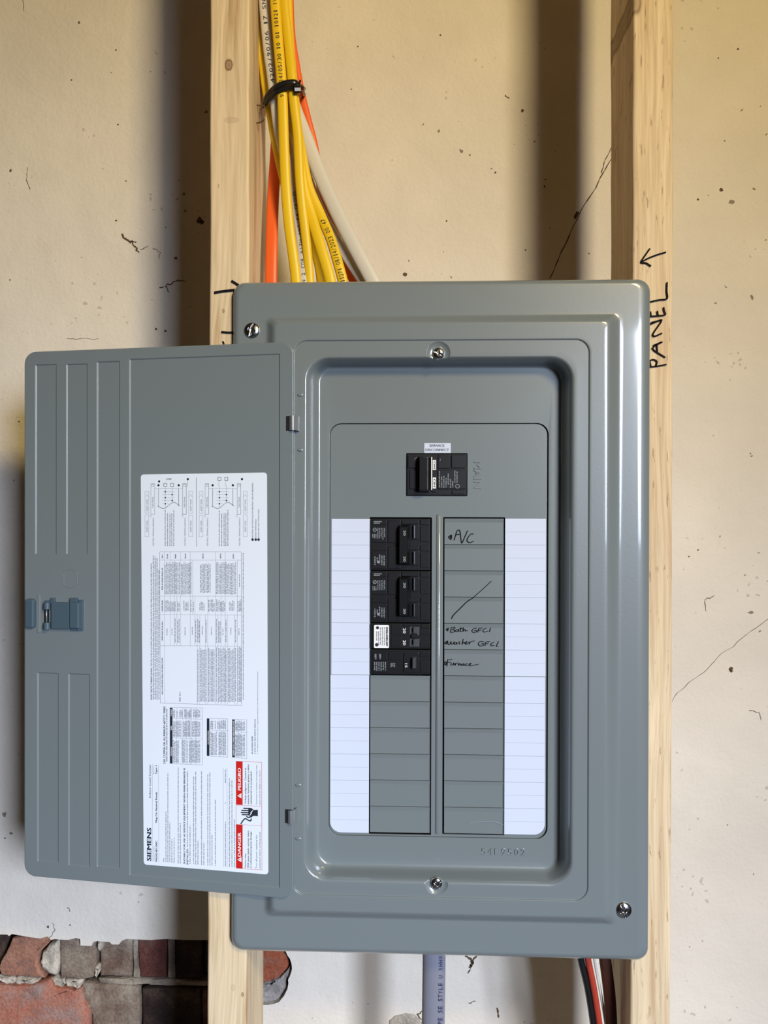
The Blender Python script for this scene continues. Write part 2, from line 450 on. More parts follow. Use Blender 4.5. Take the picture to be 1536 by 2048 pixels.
M_MORT = brick_mat('mortar', (0.16, 0.13, 0.10), (0.30, 0.25, 0.19), (0.40, 0.34, 0.27))
M_MORT2 = brick_mat('pale_mortar', (0.34, 0.30, 0.24), (0.50, 0.44, 0.36), (0.62, 0.56, 0.47))
M_BR_O = brick_mat('orange_brick', (0.24, 0.13, 0.10), (0.36, 0.17, 0.11), (0.36, 0.25, 0.20))
M_BR_R = brick_mat('red_brick', (0.40, 0.13, 0.08), (0.38, 0.17, 0.12), (0.34, 0.25, 0.22))
M_BR_G = brick_mat('grey_brown_brick', (0.15, 0.095, 0.07), (0.22, 0.165, 0.125), (0.32, 0.265, 0.20))
M_BR_D = brick_mat('dark_red_brick', (0.10, 0.035, 0.03), (0.14, 0.05, 0.04), (0.20, 0.12, 0.09))
M_BR_B = brick_mat('dark_brick_and_void', (0.03, 0.02, 0.018), (0.05, 0.03, 0.025), (0.10, 0.07, 0.05))  # dark bricks, and the shaded void at the far left
M_BR_S = brick_mat('sienna_brick', (0.22, 0.065, 0.035), (0.32, 0.085, 0.04), (0.28, 0.14, 0.10))
B.build('mortar_bed', M_MORT, wall)
def piece(name, pts, m, proud, deep=.030, bev=.0022, jitter=.0006, sub=3, lumps=0.0, mir=False):
    """irregular chunk standing in the wall; pts in frame pixels, front face proud metres behind the plaster face"""
    off = -proud
    P = []
    n = len(pts)
    for i in range(n):
        (xa, ya), (xb, yb) = pts[i], pts[(i + 1) % n]
        for j in range(sub):
            t = j / sub
            P.append((xa + (xb - xa) * t + (random.uniform(-1.3, 1.3) if j else 0), ya + (yb - ya) * t + (random.uniform(-1.3, 1.3) if j else 0)))
    P = [WP.ab(x, y, off) for x, y in P]
    cx = sum(p[0] for p in P) / len(P); cz = sum(p[1] for p in P) / len(P)
    def lp(ins, o, jz=0.0):
        out = []
        for a, b in P:
            d = Vector((a - cx, b - cz)); l = d.length; d = d * (1 - min(.9, ins / l))
            q = WP.w(cx + d.x, cz + d.y, o)
            out.append(q + WP.n * (noise.noise(Vector((q.x * 60, q.z * 60, 3.3))) * jz))
        return out
    loops = [lp(0, off - deep), lp(0, off - bev, jitter), lp(bev * .4, off - bev * .35, jitter), lp(bev, off, jitter * 2)]
    R = max((Vector((a - cx, b - cz)).length for a, b in P))
    for f in (.3, .55, .78):
        l = []
        for (a, b) in P:
            d = Vector((a - cx, b - cz)) * (1 - f); q = WP.w(cx + d.x, cz + d.y, off)
            l.append(q + WP.n * (noise.noise(Vector((q.x * 45, q.z * 45, 8.1))) * (jitter * 3 + lumps)))
        loops.append(l)
    V, Fc = loops_mesh(loops, True, True)
    return build(name, V, Fc, m, wall, smooth=True)
piece('brick', [(24, 1877), (60, 1872), (104, 1876), (98, 1886), (80, 1905), (74, 1930), (86, 1950), (90, 1957), (60, 1955), (30, 1953), (2, 1950), (-4, 1935), (4, 1918)], M_BR_O, .008, lumps=.002)
piece('brick', [(-90, 1862), (25, 1862), (10, 1905), (-2, 1950), (-92, 1954)], M_BR_B, .024)  # near-black chunk, the shade of an open void put into its colour
piece('mortar_lump', [(98, 1890), (114, 1884), (117, 1912), (113, 1953), (96, 1950), (82, 1938), (78, 1925), (84, 1905)], M_MORT2, .004, lumps=.003, bev=.004)
piece('brick', [(121, 1876), (160, 1878), (188, 1880), (191, 1900), (192, 1935), (186, 1955), (160, 1960), (120, 1957)], M_BR_G, .007, lumps=.0015)
piece('brick', [(199, 1880), (264, 1878), (263, 1953), (200, 1953)], M_BR_G, .012, lumps=.001)
piece('brick', [(276, 1876), (333, 1876), (332, 1955), (280, 1955), (276, 1930)], M_BR_D, .013)
piece('brick', [(350, 1876), (402, 1876), (402, 1958), (352, 1958)], M_BR_B, .014)
piece('brick', [(415, 1876), (480, 1876), (480, 1958), (415, 1958)], M_BR_D, .013)
piece('brick', [(492, 1870), (560, 1872), (574, 1908), (578, 1925), (574, 1945), (560, 1956), (548, 1960), (538, 1966), (492, 1966)], M_BR_S, .010, lumps=.002)
piece('mortar_lump', [(190, 1934), (198, 1936), (198, 1945), (192, 1957), (188, 1952)], M_MORT2, .005, bev=.002)
piece('mortar_lump', [(195, 1884), (204, 1882), (204, 1896), (199, 1904), (195, 1900)], M_MORT2, .005, bev=.002)
piece('mortar_lump', [(-8, 1954), (8, 1957), (22, 1955), (30, 1959), (30, 1966), (14, 1970), (2, 1964)], M_MORT2, .007, bev=.002, lumps=.004)
piece('mortar_lump', [(30, 1956), (48, 1959), (60, 1957), (78, 1962), (72, 1968), (56, 1975), (38, 1971), (28, 1966)], M_MORT2, .008, bev=.003, lumps=.005)
piece('mortar_lump', [(103, 1956), (118, 1960), (128, 1958), (132, 1968), (122, 1976), (108, 1972)], M_MORT2, .007, bev=.002, lumps=.004)
piece('mortar_lump', [(128, 1961), (142, 1959), (164, 1962), (162, 1972), (156, 1980), (144, 1975), (132, 1974)], M_MORT2, .006, bev=.003, lumps=.005)
piece('mortar_joint', [(196, 1957), (264, 1957), (340, 1958), (415, 1962), (415, 1972), (300, 1972), (196, 1966)], M_MORT, .013, bev=.003, lumps=.002)
piece('mortar_joint', [(266, 1880), (275, 1880), (278, 1930), (279, 1957), (266, 1957)], M_MORT, .014, bev=.002)
piece('mortar_joint', [(335, 1878), (349, 1878), (350, 1957), (335, 1957)], M_MORT, .014, bev=.002)
piece('brick', [(-60, 1976), (0, 1970), (30, 1974), (60, 1972), (92, 1962), (100, 1960), (108, 1975), (140, 1980), (162, 1980), (166, 2000), (176, 2020), (178, 2075), (60, 2082), (-60, 2080)], M_BR_R, .004, lumps=.003)
piece('brick', [(164, 1965), (200, 1970), (262, 1972), (276, 1976), (280, 2010), (278, 2080), (188, 2080), (184, 2030), (174, 2008), (166, 1990)], M_BR_G, .011, lumps=.0015)
piece('brick', [(284, 1978), (345, 1976), (400, 1978), (400, 2080), (286, 2080)], M_BR_B, .013)
piece('brick', [(404, 1978), (470, 1978), (470, 2040), (448, 2080), (404, 2080)], M_BR_D, .013)
piece('mortar_lump', [(488, 1968), (520, 1968), (545, 1962), (560, 1955), (572, 1945), (582, 1932), (580, 1948), (573, 1962), (575, 1975), (566, 1990), (556, 2003), (535, 2010), (500, 2010), (486, 1990)], brick_mat('grey_mortar', (.14, .12, .11), (.27, .24, .22), (.40, .36, .33)), .006, bev=.004, lumps=.006, sub=4)
for r, (y0, y1) in enumerate(((2090, 2172), (2184, 2266), (2278, 2360))):
    for k in range(6):
        x0 = -420 + k * 168 - (84 if r % 2 else 0)
        if x0 + 156 > 430: continue
        piece('brick', [(x0, y0), (x0 + 156, y0), (x0 + 156, y1), (x0, y1)], (M_BR_O, M_BR_D, M_BR_G)[(k + r) % 3], .012, sub=2)
for r, (y0, y1) in enumerate(((1876, 1956), (1970, 2080))):
    for k in range(3):
        x0 = -420 + k * 112 + 5 * r
        piece('brick', [(x0, y0), (x0 + 102, y0), (x0 + 102, y1), (x0, y1)], (M_BR_D, M_BR_O)[(k + r) % 2], .014, sub=2)

# cracks, chips and stains in the plaster
cr = MB()
def crack(pts, w, mb=cr, jit=2.0, sub=4):
    Q = []
    for i in range(len(pts) - 1):
        (xa, ya), (xb, yb) = pts[i], pts[i + 1]
        for j in range(sub):
            t = j / sub; Q.append((xa + (xb - xa) * t + random.uniform(-jit, jit), ya + (yb - ya) * t + random.uniform(-jit, jit)))
    Q.append(pts[-1])
    P = [WP.p(x, y, .0003) for x, y in Q]
    for i in range(len(P) - 1):
        ribbon(mb, [q + WP.n * (i % 2) * .00002 for q in P[i:i + 2]], w * random.uniform(.6, 1.3) * .0006, WP.n)
crack([(1222, 318), (1207, 345), (1186, 385), (1163, 420), (1143, 460), (1122, 505), (1100, 556)], 2.0, jit=1.2)
crack([(1222, 296), (1208, 325), (1203, 345)], 1.6, jit=1)
crack([(1344, 1402), (1370, 1372), (1410, 1345), (1435, 1315), (1475, 1285), (1510, 1255), (1560, 1225)], 0.8, jit=2.2)
crack([(245, 470), (250, 478), (262, 484), (270, 494), (278, 505)], 3.2)
crack([(262, 484), (272, 484)], 2.5); crack([(320, 574), (334, 571), (345, 566), (358, 561), (372, 563)], 2.2)
crack([(334, 571), (337, 584)], 1.5); crack([(282, 500), (296, 492)], 1.2); crack([(306, 498), (320, 505), (318, 516)], 1.0)
crack([(55, 335), (53, 360), (60, 378)], 1.2, jit=.8); crack([(46, 0), (48, 22)], 1.4, jit=.8)
crack([(105, 1845), (110, 1858), (104, 1868), (98, 1876)], 1.2); crack([(135, 1813), (140, 1822)], 1.6)
crack([(1010, 190), (1018, 196)], 1.5); crack([(1430, 1190), (1411, 1200), (1412, 1222)], 1.2); crack([(1500, 1420), (1518, 1424), (1522, 1440)], 1.2)
crack([(932, 1912), (941, 1918), (946, 1925), (940, 1935)], 4.5, jit=1); crack([(953, 1911), (944, 1922)], 3, jit=1)
crack([(995, 2018), (997, 2034)], 3); crack([(938, 2006), (950, 2003)], 1.5); crack([(940, 1938), (936, 1946)], 2.0)
crack([(836, 2030), (843, 2040), (846, 2050)], 2.5); crack([(836, 2028), (850, 2022)], 2)
crack([(132, 676), (150, 679), (197, 677)], .8); crack([(1155, 425), (1150, 436)], 5, jit=.5)
cr.build('plaster_crack', M_CRACK, wall, kind='stuff')
st = MB()
for (x, y, r) in ((158, 45, 3), (232, 100, 2), (143, 160, 2), (21, 341, 3), (399, 440, 7), (404, 444, 5), (236, 249, 2), (252, 362, 2), (352, 516, 4), (312, 658, 3), (331, 662, 3),
                  (232, 441, 2.5), (1443, 379, 4.5), (1396, 399, 2.5), (1462, 1337, 5), (1463, 1342, 4), (1396, 1100, 2), (1378, 1113, 2), (1490, 1150, 1.6), (716, 93, 2), (881, 70, 2), (1045, 221, 3.5), (1091, 359, 2),
                  (1089, 373, 2.5), (991, 345, 2.5), (940, 310, 2), (893, 442, 2), (810, 549, 4.5), (1051, 500, 2), (1178, 507, 1.8), (1069, 283, 1.6), (1476, 98, 2.2), (1437, 116, 1.8),
                  (38, 843, 2), (1455, 1650, 1.5), (96, 1854, 3), (140, 1850, 2), (20, 560, 2)):
    c = [(x + r * random.uniform(.55, 1.1) * math.cos(2 * math.pi * i / 9), y + r * random.uniform(.55, 1.1) * math.sin(2 * math.pi * i / 9)) for i in range(9)]
    st.add([WP.p(a, b, .0003) for a, b in c], [tuple(range(9))])
st.build('plaster_pit', M_CRACK, wall, kind='stuff')
# flaked patch near the service cable
piece('mortar_lump', [(778, 2042), (790, 2032), (812, 2026), (830, 2030), (842, 2044), (846, 2062), (800, 2070), (776, 2060)], M_MORT2, -.0015, deep=.004, bev=.002, lumps=.002)

M_FLOOR = mat('concrete_floor', (0.13, 0.115, 0.10), .8, var=.15, bump=.3)
M_CEIL = mat('ceiling_paint', (0.20, 0.15, 0.10), .8, var=.04)
build('floor', [(-1.7, -3.2, -1.36), (1.7, -3.2, -1.36), (1.7, .25, -1.36), (-1.7, .25, -1.36), (-1.7, -3.2, -1.40), (1.7, -3.2, -1.40), (1.7, .25, -1.40), (-1.7, .25, -1.40)],
      [(0, 1, 2, 3), (7, 6, 5, 4), (0, 4, 5, 1), (1, 5, 6, 2), (2, 6, 7, 3), (3, 7, 4, 0)], M_FLOOR, kind='structure', label='plain concrete floor below the studs')
build('ceiling', [(-1.7, -3.2, 1.16), (1.7, -3.2, 1.16), (1.7, .25, 1.16), (-1.7, .25, 1.16), (-1.7, -3.2, 1.20), (1.7, -3.2, 1.20), (1.7, .25, 1.20), (-1.7, .25, 1.20)],
      [(3, 2, 1, 0), (4, 5, 6, 7), (0, 1, 5, 4), (1, 2, 6, 5), (2, 3, 7, 6), (3, 0, 4, 7)], M_CEIL, kind='structure', label='plain ceiling above the studs')

# ------------------------------------------------------------------ studs
SY = 0.010
def pk(x, y, rx, rz, st=1.0):
    a, b = PL.ab(x, y, -SY); return (a, b, rx, rz, st)
M_WOOD_L = wood_mat('pine_left', (0.72, 0.57, 0.37), (0.52, 0.35, 0.18),
                    [pk(458, 130, .0052, .0075), pk(462, 240, .010, .004, .25), pk(447, 622, .0016, .0028, .8), pk(466, 1975, .003, .005, .2), pk(502, 548, .0012, .003, .8), pk(437, 372, .001, .003, .6), pk(485, 1989, .0018, .003, .8)], 3.1)
M_WOOD_R = wood_mat('pine_right', (0.76, 0.60, 0.39), (0.64, 0.46, 0.27),
                    [pk(1268, 6, .009, .016, .8), pk(1250, 103, .004, .017, .8), pk(1228, 165, .003, .007, .7)], 7.7, rough_grain=.55)
def stud(name, x0, x1, m, label):
    a0, _, a1, _ = PL.rect(x0, 1000, x1, 1048, -SY)
    b0, b1 = -1.36 + .038, 1.16
    N_ = 150; r = .0028; k = 3; V = []; Fc = []
    prof = rr_ab(a0, SY, a1, SY + .089, r, k); n = len(prof)
    for j in range(N_ + 1):
        z = b0 + (b1 - b0) * j / N_
        for a, y in prof:
            q = Vector((a, y, z))
            V.append(q + Vector((noise.noise(q * 9) * .0009 + noise.noise(q * 60) * .00025, noise.noise(q * 13 + Vector((5, 5, 5))) * .0005, 0)))
    for j in range(N_):
        for i in range(n):
            i2 = (i + 1) % n; Fc.append((j * n + i, j * n + i2, (j + 1) * n + i2, (j + 1) * n + i))
    Fc.append(tuple(reversed(range(n)))); Fc.append(tuple(N_ * n + i for i in range(n)))
    o = build(name, V, Fc, m, smooth=True, label=label, cat='stud', wn=True)
    return o, a0, a1
studL, L0, L1 = stud('wall_stud', 417, 496, M_WOOD_L, 'pale pine stud with a round knot, under the door side of the grey panel')
studR, R0, R1 = stud('wall_stud', 1263, 1345, M_WOOD_R, 'rough sawn pine stud marked PANEL in black marker, right of the panel')
build('bottom_plate', *loops_mesh([[Vector((a, y, z)) for a, y in rr_ab(-1.7, SY, 1.7, SY + .089, .002, 2)] for z in (-1.36, -1.322)], True, True), M_WOOD_L,
      label='horizontal pine plate on the floor under both studs', cat='plate')
SP = Plane((0, SY, 0), (1, 0, 0), (0, 0, 1))
mk = MB(); arrow = MB()
def zz(X, Y): return (1100 + X / 5.12, 480 + Y / 5.12)
for s in ([(1200, 435), (1197, 520), (1200, 600), (1120, 612), (1030, 632)], [(1165, 690), (1172, 730), (1180, 765), (1110, 775), (1035, 782)], [(1108, 775), (1100, 728)], [(1037, 780), (1030, 735)],
          [(1030, 862), (1145, 818), (1085, 915), (1055, 965), (1075, 985), (1145, 955)], [(1145, 818), (1040, 845)], [(1178, 1200), (1050, 1110), (1148, 1045), (1060, 1080)], [(1100, 1150), (1095, 1080)],
          [(1190, 1275), (1110, 1290), (1030, 1300)], [(1035, 1298), (1025, 1240), (1060, 1225), (1095, 1245), (1085, 1290)],
          [(1185, 125), (1100, 150), (1010, 185), (935, 225)], [(1022, 90), (980, 150), (935, 225), (985, 235), (1032, 265)]):
    P = [zz(*q) for q in s]
    stroke(mk if P[0][1] > 530 else arrow, SP, P, 3.0, .0012, 3)
mk.build('marker_lettering', M_MARK, studR, kind='stuff'); arrow.build('marker_arrow', M_MARK, studR)
mk = MB()
for s, w in (([(430, 585), (448, 582), (468, 580)], 5), ([(464, 562), (472, 567), (480, 572)], 4.5), ([(444, 664), (455, 665), (467, 665)], 4.2), ([(446, 683), (448, 688)], 3)):
    mk = MB(); stroke(mk, SP, s, w, .0012); mk.build('marker_line', M_MARK, studL)
# ------------------------------------------------------------------ the breaker panel
panel = empty('breaker_panel', PL.p(880, 1909, -.05), 'grey steel breaker panel with its label door swung open to the left', 'breaker panel')
def ring(x0, y0, x1, y1, r, off, k=8): return rr(PL, x0, y0, x1, y1, r, off, k)
def lerp(a, b, t): return tuple(p + (q - p) * t for p, q in zip(a, b))
FL = (465, 562, 1298, 1910, 25)
cov = [ring(*FL, -.0070), ring(*FL, -.0045)]
for i in range(1, 13):
    t = i / 12 * math.pi / 2; ins = (1 - math.cos(t)) * 20
    cov.append(ring(FL[0] + ins * .6, FL[1] + ins * .5, FL[2] - ins * 1.2, FL[3] - ins * .5, max(12, FL[4] - ins * .5), -.0045 + .0045 * math.sin(t)))
def step(A, B_, oA, oB, n=9, steep=1.0):
    """rounded step from rect A at offset oA to rect B_ at offset oB"""
    for i in range(n + 1):
        t = i / n; s = min(1, t / steep); s = s * s * (3 - 2 * s); s = s * s * (3 - 2 * s) * .35 + s * .65
        cov.append(ring(*lerp(A, B_, t), oA + (oB - oA) * s))
cov.append(ring(522, 623, 1246, 1848, 16, 0))
step((528, 629, 1241, 1842, 14), (551, 647, 1210, 1826, 10), 0, .0065)
cov.append(ring(556, 652, 1205, 1821, 10, .0065))
cov.append(ring(581, 674, 1183, 1801, 30, .0065))
step((585, 678, 1179, 1797, 28), (588, 682, 1175, 1793, 25), .0065, .0050, 4)
cov.append(ring(600, 702, 1154, 1778, 42, .0052))
step((608, 712, 1148, 1769, 46), (646, 742, 1109, 1720, 26), .0052, -.0185, 18, .82)
cov.append(ring(652, 748, 1103, 1714, 25, -.0185))
cov.append(ring(658, 846, 1096.5, 1675, 24, -.0185))
cov.append(ring(658.6, 846.6, 1096, 1674.4, 24, -.0188))
back = [[q - PL.n * .0045 for q in l] for l in reversed(cov[2:])]
V, Fc = loops_mesh(cov + back, False, False, closed=True)
cover = build('cover', V, Fc, M_METAL, panel, smooth=True)
def cyl_cut(px, py, r, o0, o1, n=20, sy=1.0):
    L = [[PL.p(px, py, o) + Vector((math.cos(2 * math.pi * i / n) * r * PX, 0, math.sin(2 * math.pi * i / n) * r * PX * sy)) for i in range(n)] for o in (o0, o1)]
    return build('cut', *loops_mesh(L, True, True), M_METAL)
def box_cut(x0, y0, x1, y1, o0, o1, r=.5): return build('cut', *loops_mesh([rr(PL, x0, y0, x1, y1, r, o, 2) for o in (o0, o1)], True, True), M_METAL)
def dome_cut(px, py, r, off, depth, n=28):
    R = r * PX; loops = []; c = PL.p(px, py, off)
    for j in range(1, 8):
        f = math.sin(j / 7 * math.pi / 2); d = depth * (1 - f ** 4)
        loops.append([c + Vector((math.cos(2 * math.pi * i / n) * R * f, 0, math.sin(2 * math.pi * i / n) * R * f)) - PL.n * d for i in range(n)])
    loops.append([q + PL.n * .005 for q in loops[-1]])
    return build('cut', *loops_mesh(loops, True, True), M_METAL)
cuts = [box_cut(1158, 1207.5, 1175.5, 1273, .02, -.03), cyl_cut(1257, 656, 9, .02, -.02), cyl_cut(1257.5, 645, 5.5, .02, -.02), cyl_cut(505, 1806, 9.5, .02, -.02),
        cyl_cut(499, 1811, 5, .02, -.02), dome_cut(877, 706, 24, .0052, .0030), dome_cut(873, 1766, 24, .0052, .0030)]
boolean(cover, cuts)
# little pressed dimples beside the hinges
for (x, y) in ((601, 790), (601, 900), (597, 1570), (597, 1677)):
    c = PL.p(x, y, .0052); n_ = 14
    loops = [[c + Vector((math.cos(2 * math.pi * i / n_) * .0032 * math.cos(e), 0, math.sin(2 * math.pi * i / n_) * .0018 * math.cos(e))) + PL.n * .0012 * math.sin(e) for i in range(n_)] for e in (0, .3, .6, .9, 1.2, 1.45)]
    build('pressed_dimple', *loops_mesh(loops, False, True), M_METAL, panel, smooth=True)
# enclosure behind the cover
ex0, ex1 = L1 + .0035, R0 - .0035
zt, zb = PL.ab(880, 590, 0)[1], PL.ab(880, 1880, 0)[1]
enc = MB()
def shell(y0, y1, t=.0015):
    o = [(ex0, zb), (ex1, zb), (ex1, zt), (ex0, zt)]; i_ = [(ex0 + t, zb + t), (ex1 - t, zb + t), (ex1 - t, zt - t), (ex0 + t, zt - t)]
    L = [[Vector((a, y1, b)) for a, b in o], [Vector((a, y0, b)) for a, b in o], [Vector((a, y0, b)) for a, b in i_], [Vector((a, y1 - t, b)) for a, b in i_]]
    enc.add(*loops_mesh(L, True, True))
shell(.0105, .100)
enc.build('enclosure', M_BOX, panel)
bk = MB(); slab(PL, 610, 1000, 1150, 1720, -.040, -.042, mb=bk)
slab(PL, 700, 850, 1020, 1010, -.0385, -.040, mb=bk)
bk.build('dark_backing', M_DARK, panel)  # black backing added so the gaps between plates look deep in shade

# dead front plate with openings
DF = -.0195
def holes_plate(name, outer, holes, off, th, m, parent):
    loops = [outer] + holes
    pts2 = [[Vector((p.dot(PL.X), p.dot(PL.Z), 0)) for p in l] for l in loops]
    tris = tessellate_polygon(pts2)
    V = [p for l in loops for p in l]; n0 = len(V)
    Fc = []
    for t in tris:
        a, b, c = [V[i] for i in t]
        t = tuple(t) if (b - a).cross(c - a).dot(PL.n) > 0 else tuple(reversed(t))
        Fc.append(t); Fc.append(tuple(i + n0 for i in reversed(t)))
    V = V + [p - PL.n * th for p in V]; k = 0
    for l in loops:
        n = len(l)
        for i in range(n): Fc.append((k + i, k + (i + 1) % n, n0 + k + (i + 1) % n, n0 + k + i))
        k += n
    return build(name, V, Fc, m, parent)
dead = holes_plate('dead_front', rr(PL, 659.8, 848.2, 1093.2, 1673, 23, DF, 8),
                   [rr(PL, 812.5, 906.5, 935, 992, .6, DF, 2), rr(PL, 738.5, 1034.5, 863, 1669, 1.5, DF, 2), rr(PL, 885.5, 1034.5, 1009.5, 1669.5, 1.5, DF, 2)], DF, .0015, M_METAL, panel)
# centre ridge
L = []
for j in range(7):
    t = j / 6 * math.pi; w = 5.0
    L.append((876.5 + w * math.cos(math.pi - t), .0016 * math.sin(t)))
V = []; Fc = []
for y in (1029, 1032, 1400, 1664, 1668):
    h = 0.05 if y in (1029, 1668) else 1
    for x, o in L: V.append(PL.p(x - (y - 1350) * .004, y, DF + .0001 + o * h))
for j in range(4):
    for i in range(6): Fc.append((j * 7 + i, j * 7 + i + 1, (j + 1) * 7 + i + 1, (j + 1) * 7 + i))
build('centre_ridge', V, Fc, M_METAL, dead, smooth=True)
for (x0, x1) in ((738.8, 746), (857, 863.5), (886, 893), (1003, 1010)):   # small lips above the openings
    m_ = MB(); slab(PL, x0, 1027, x0 + 2.4 if x0 < 860 else x1, 1034, DF + .0007, DF, r=.6, bev=.0004, mb=m_)
# blanks (twist-outs)
def blank(x0, x1, y0, y1):
    f = DF + .0004
    a0, b0, a1, b1 = PL.rect(x0, y0 + .3, x1, y1 - .5, f)
    t = .0022
    def R_(i0, i1, off, top=0.0): return [PL.w(a0 + i0, b0 + i1, off), PL.w(a1 - i0, b0 + i1, off), PL.w(a1 - i0, b1 - i1 - top, off), PL.w(a0 + i0, b1 - i1 - top, off)]
    loops = [R_(0, 0, f - .0022), R_(0, 0, f - .0003), R_(.0002, .0002, f), R_(.0004, .0004, f), R_(.0006, .0005, f - .0006, .0034)]
    V, Fc = loops_mesh(loops, True, True)
    return build('blank_plate', V, Fc, M_METAL, dead)
for i in range(12):
    y0 = 1036.8 + i * 52.6
    blank(888.8 - i * .08, 1007.8 - i * .08, y0, y0 + 52.6)
for i in range(6, 12):
    y0 = 1036.0 + i * 52.5
    blank(741 - i * .12, 860.8 - i * .08, y0, y0 + 52.5)
sc_ = MB(); stroke(sc_, PL, [(937, 1646), (955, 1643), (975, 1642.5), (992, 1644.5), (1006, 1650)], 1.3, DF + .0008, 4)
sc_.build('paint_scratch', M_GREYP, dead)
# circuit directory strips, ruled
def strip(x0, x1, y0, y1, rows, corner=None):
    f = DF + .00025
    if corner:
        a0, b0, a1, b1 = PL.rect(x0, y0, x1, y1, f); r = 22 * PX; pts = []
        crn = [(a1, b1, 0), (a0, b1, 1), (a0, b0, 2), (a1, b0, 3)]
        for (a, b, s) in crn:
            if (s == 2 and corner == 'L') or (s == 3 and corner == 'R'):
                cx = a + r if s == 2 else a - r
                for i in range(8):
                    t = (s + i / 7) * math.pi / 2; pts.append((cx + r * math.cos(t), b + r + r * math.sin(t)))
            else: pts.append((a, b))
        loops = [[PL.w(a, b, o) for a, b in pts] for o in (DF + .00003, f)]
    else: loops = [rr(PL, x0, y0, x1, y1, .6, o, 2) for o in (DF + .00003, f)]
    s = build('directory_strip', *loops_mesh(loops, True, True), M_PAPER, dead)
    ln = MB(); h = (y1 - y0) / rows
    for k in range(1, rows):
        y = y0 + k * h; a0 = PL.p(x0 + .5, y, f + .00005); a1 = PL.p(x1 - .5, y, f + .00005)
        a1.z = a0.z
        ribbon(ln, [a0, a1], (.75 if k % 2 == 0 else .45) * PX, PL.n)
    ln.build('ruled_lines', M_LINE, dead, kind='stuff')
strip(663, 740.5, 1038, 1349, 12); strip(660.8, 738, 1350, 1665, 12, 'L')
strip(1010, 1091.5, 1037.5, 1352.5, 12); strip(1009, 1090, 1354, 1669, 12, 'R')
# service disconnect sticker
stk = MB(); slab(PL, 848.5, 886, 901.5, 906, DF + .0002, DF, r=.4, bev=.00005, mb=stk)
stk.build('service_sticker', M_PAPER, dead)
tk = MB(); text(tk, PL, 'SERVICE', 859, 888.5, 889, 893.7, 'R', DF + .00028, .02); text(tk, PL, 'DISCONNECT', 851, 897, 898, 902, 'R', DF + .00028, .02)
emb = MB(); emb2 = MB()
text(emb, PL, 'MAIN', 948, 923, 964, 977, 'D', DF, 0, .0009)
for i, ch in enumerate('5419502'):
    text(emb2, PL, ch, 963 + i * 13.2, 1695 + i * .3, 971.5 + i * 13.2 if ch != '1' else 967 + i * 13.2, 1708 + i * .3, 'R', -.0185, 0, .0009)
# handwriting on the blanks
HW = [MB() for _ in range(5)]
def hwb(P): y = sum(q[1] for q in P) / len(P); return HW[0 if y < 1090 else 1 if y < 1242 else 2 if y < 1272 else 3 if y < 1310 else 4]
def hz(X, Y): return (870 + X / 6.206, 1030 + Y / 6.206)
HO = DF + .0006
for s in ([(240, 310), (258, 250), (275, 198), (298, 185), (315, 215), (322, 280), (335, 348), (370, 275), (405, 195)], [(262, 245), (318, 236)], [(480, 235), (450, 235), (410, 280), (400, 320), (430, 342), (480, 325)],
          [(168, 272), (205, 248), (202, 302), (172, 275), (195, 262), (195, 285)]):
    stroke(hwb([hz(*q) for q in s]), PL, [hz(*q) for q in s], 1.5, HO, 4)
stroke(hwb([hz(*q) for q in [(210, 1285), (228, 1245), (315, 1158), (400, 1075), (478, 1025)]]), PL, [hz(*q) for q in [(210, 1285), (228, 1245), (315, 1158), (400, 1075), (478, 1025)]], 1.8, HO, 3)
stroke(hwb([hz(*q) for q in [(470, 1030), (535, 972), (600, 915), (700, 822)]]), PL, [hz(*q) for q in [(470, 1030), (535, 972), (600, 915), (700, 822)]], 1.2, HO, 3)
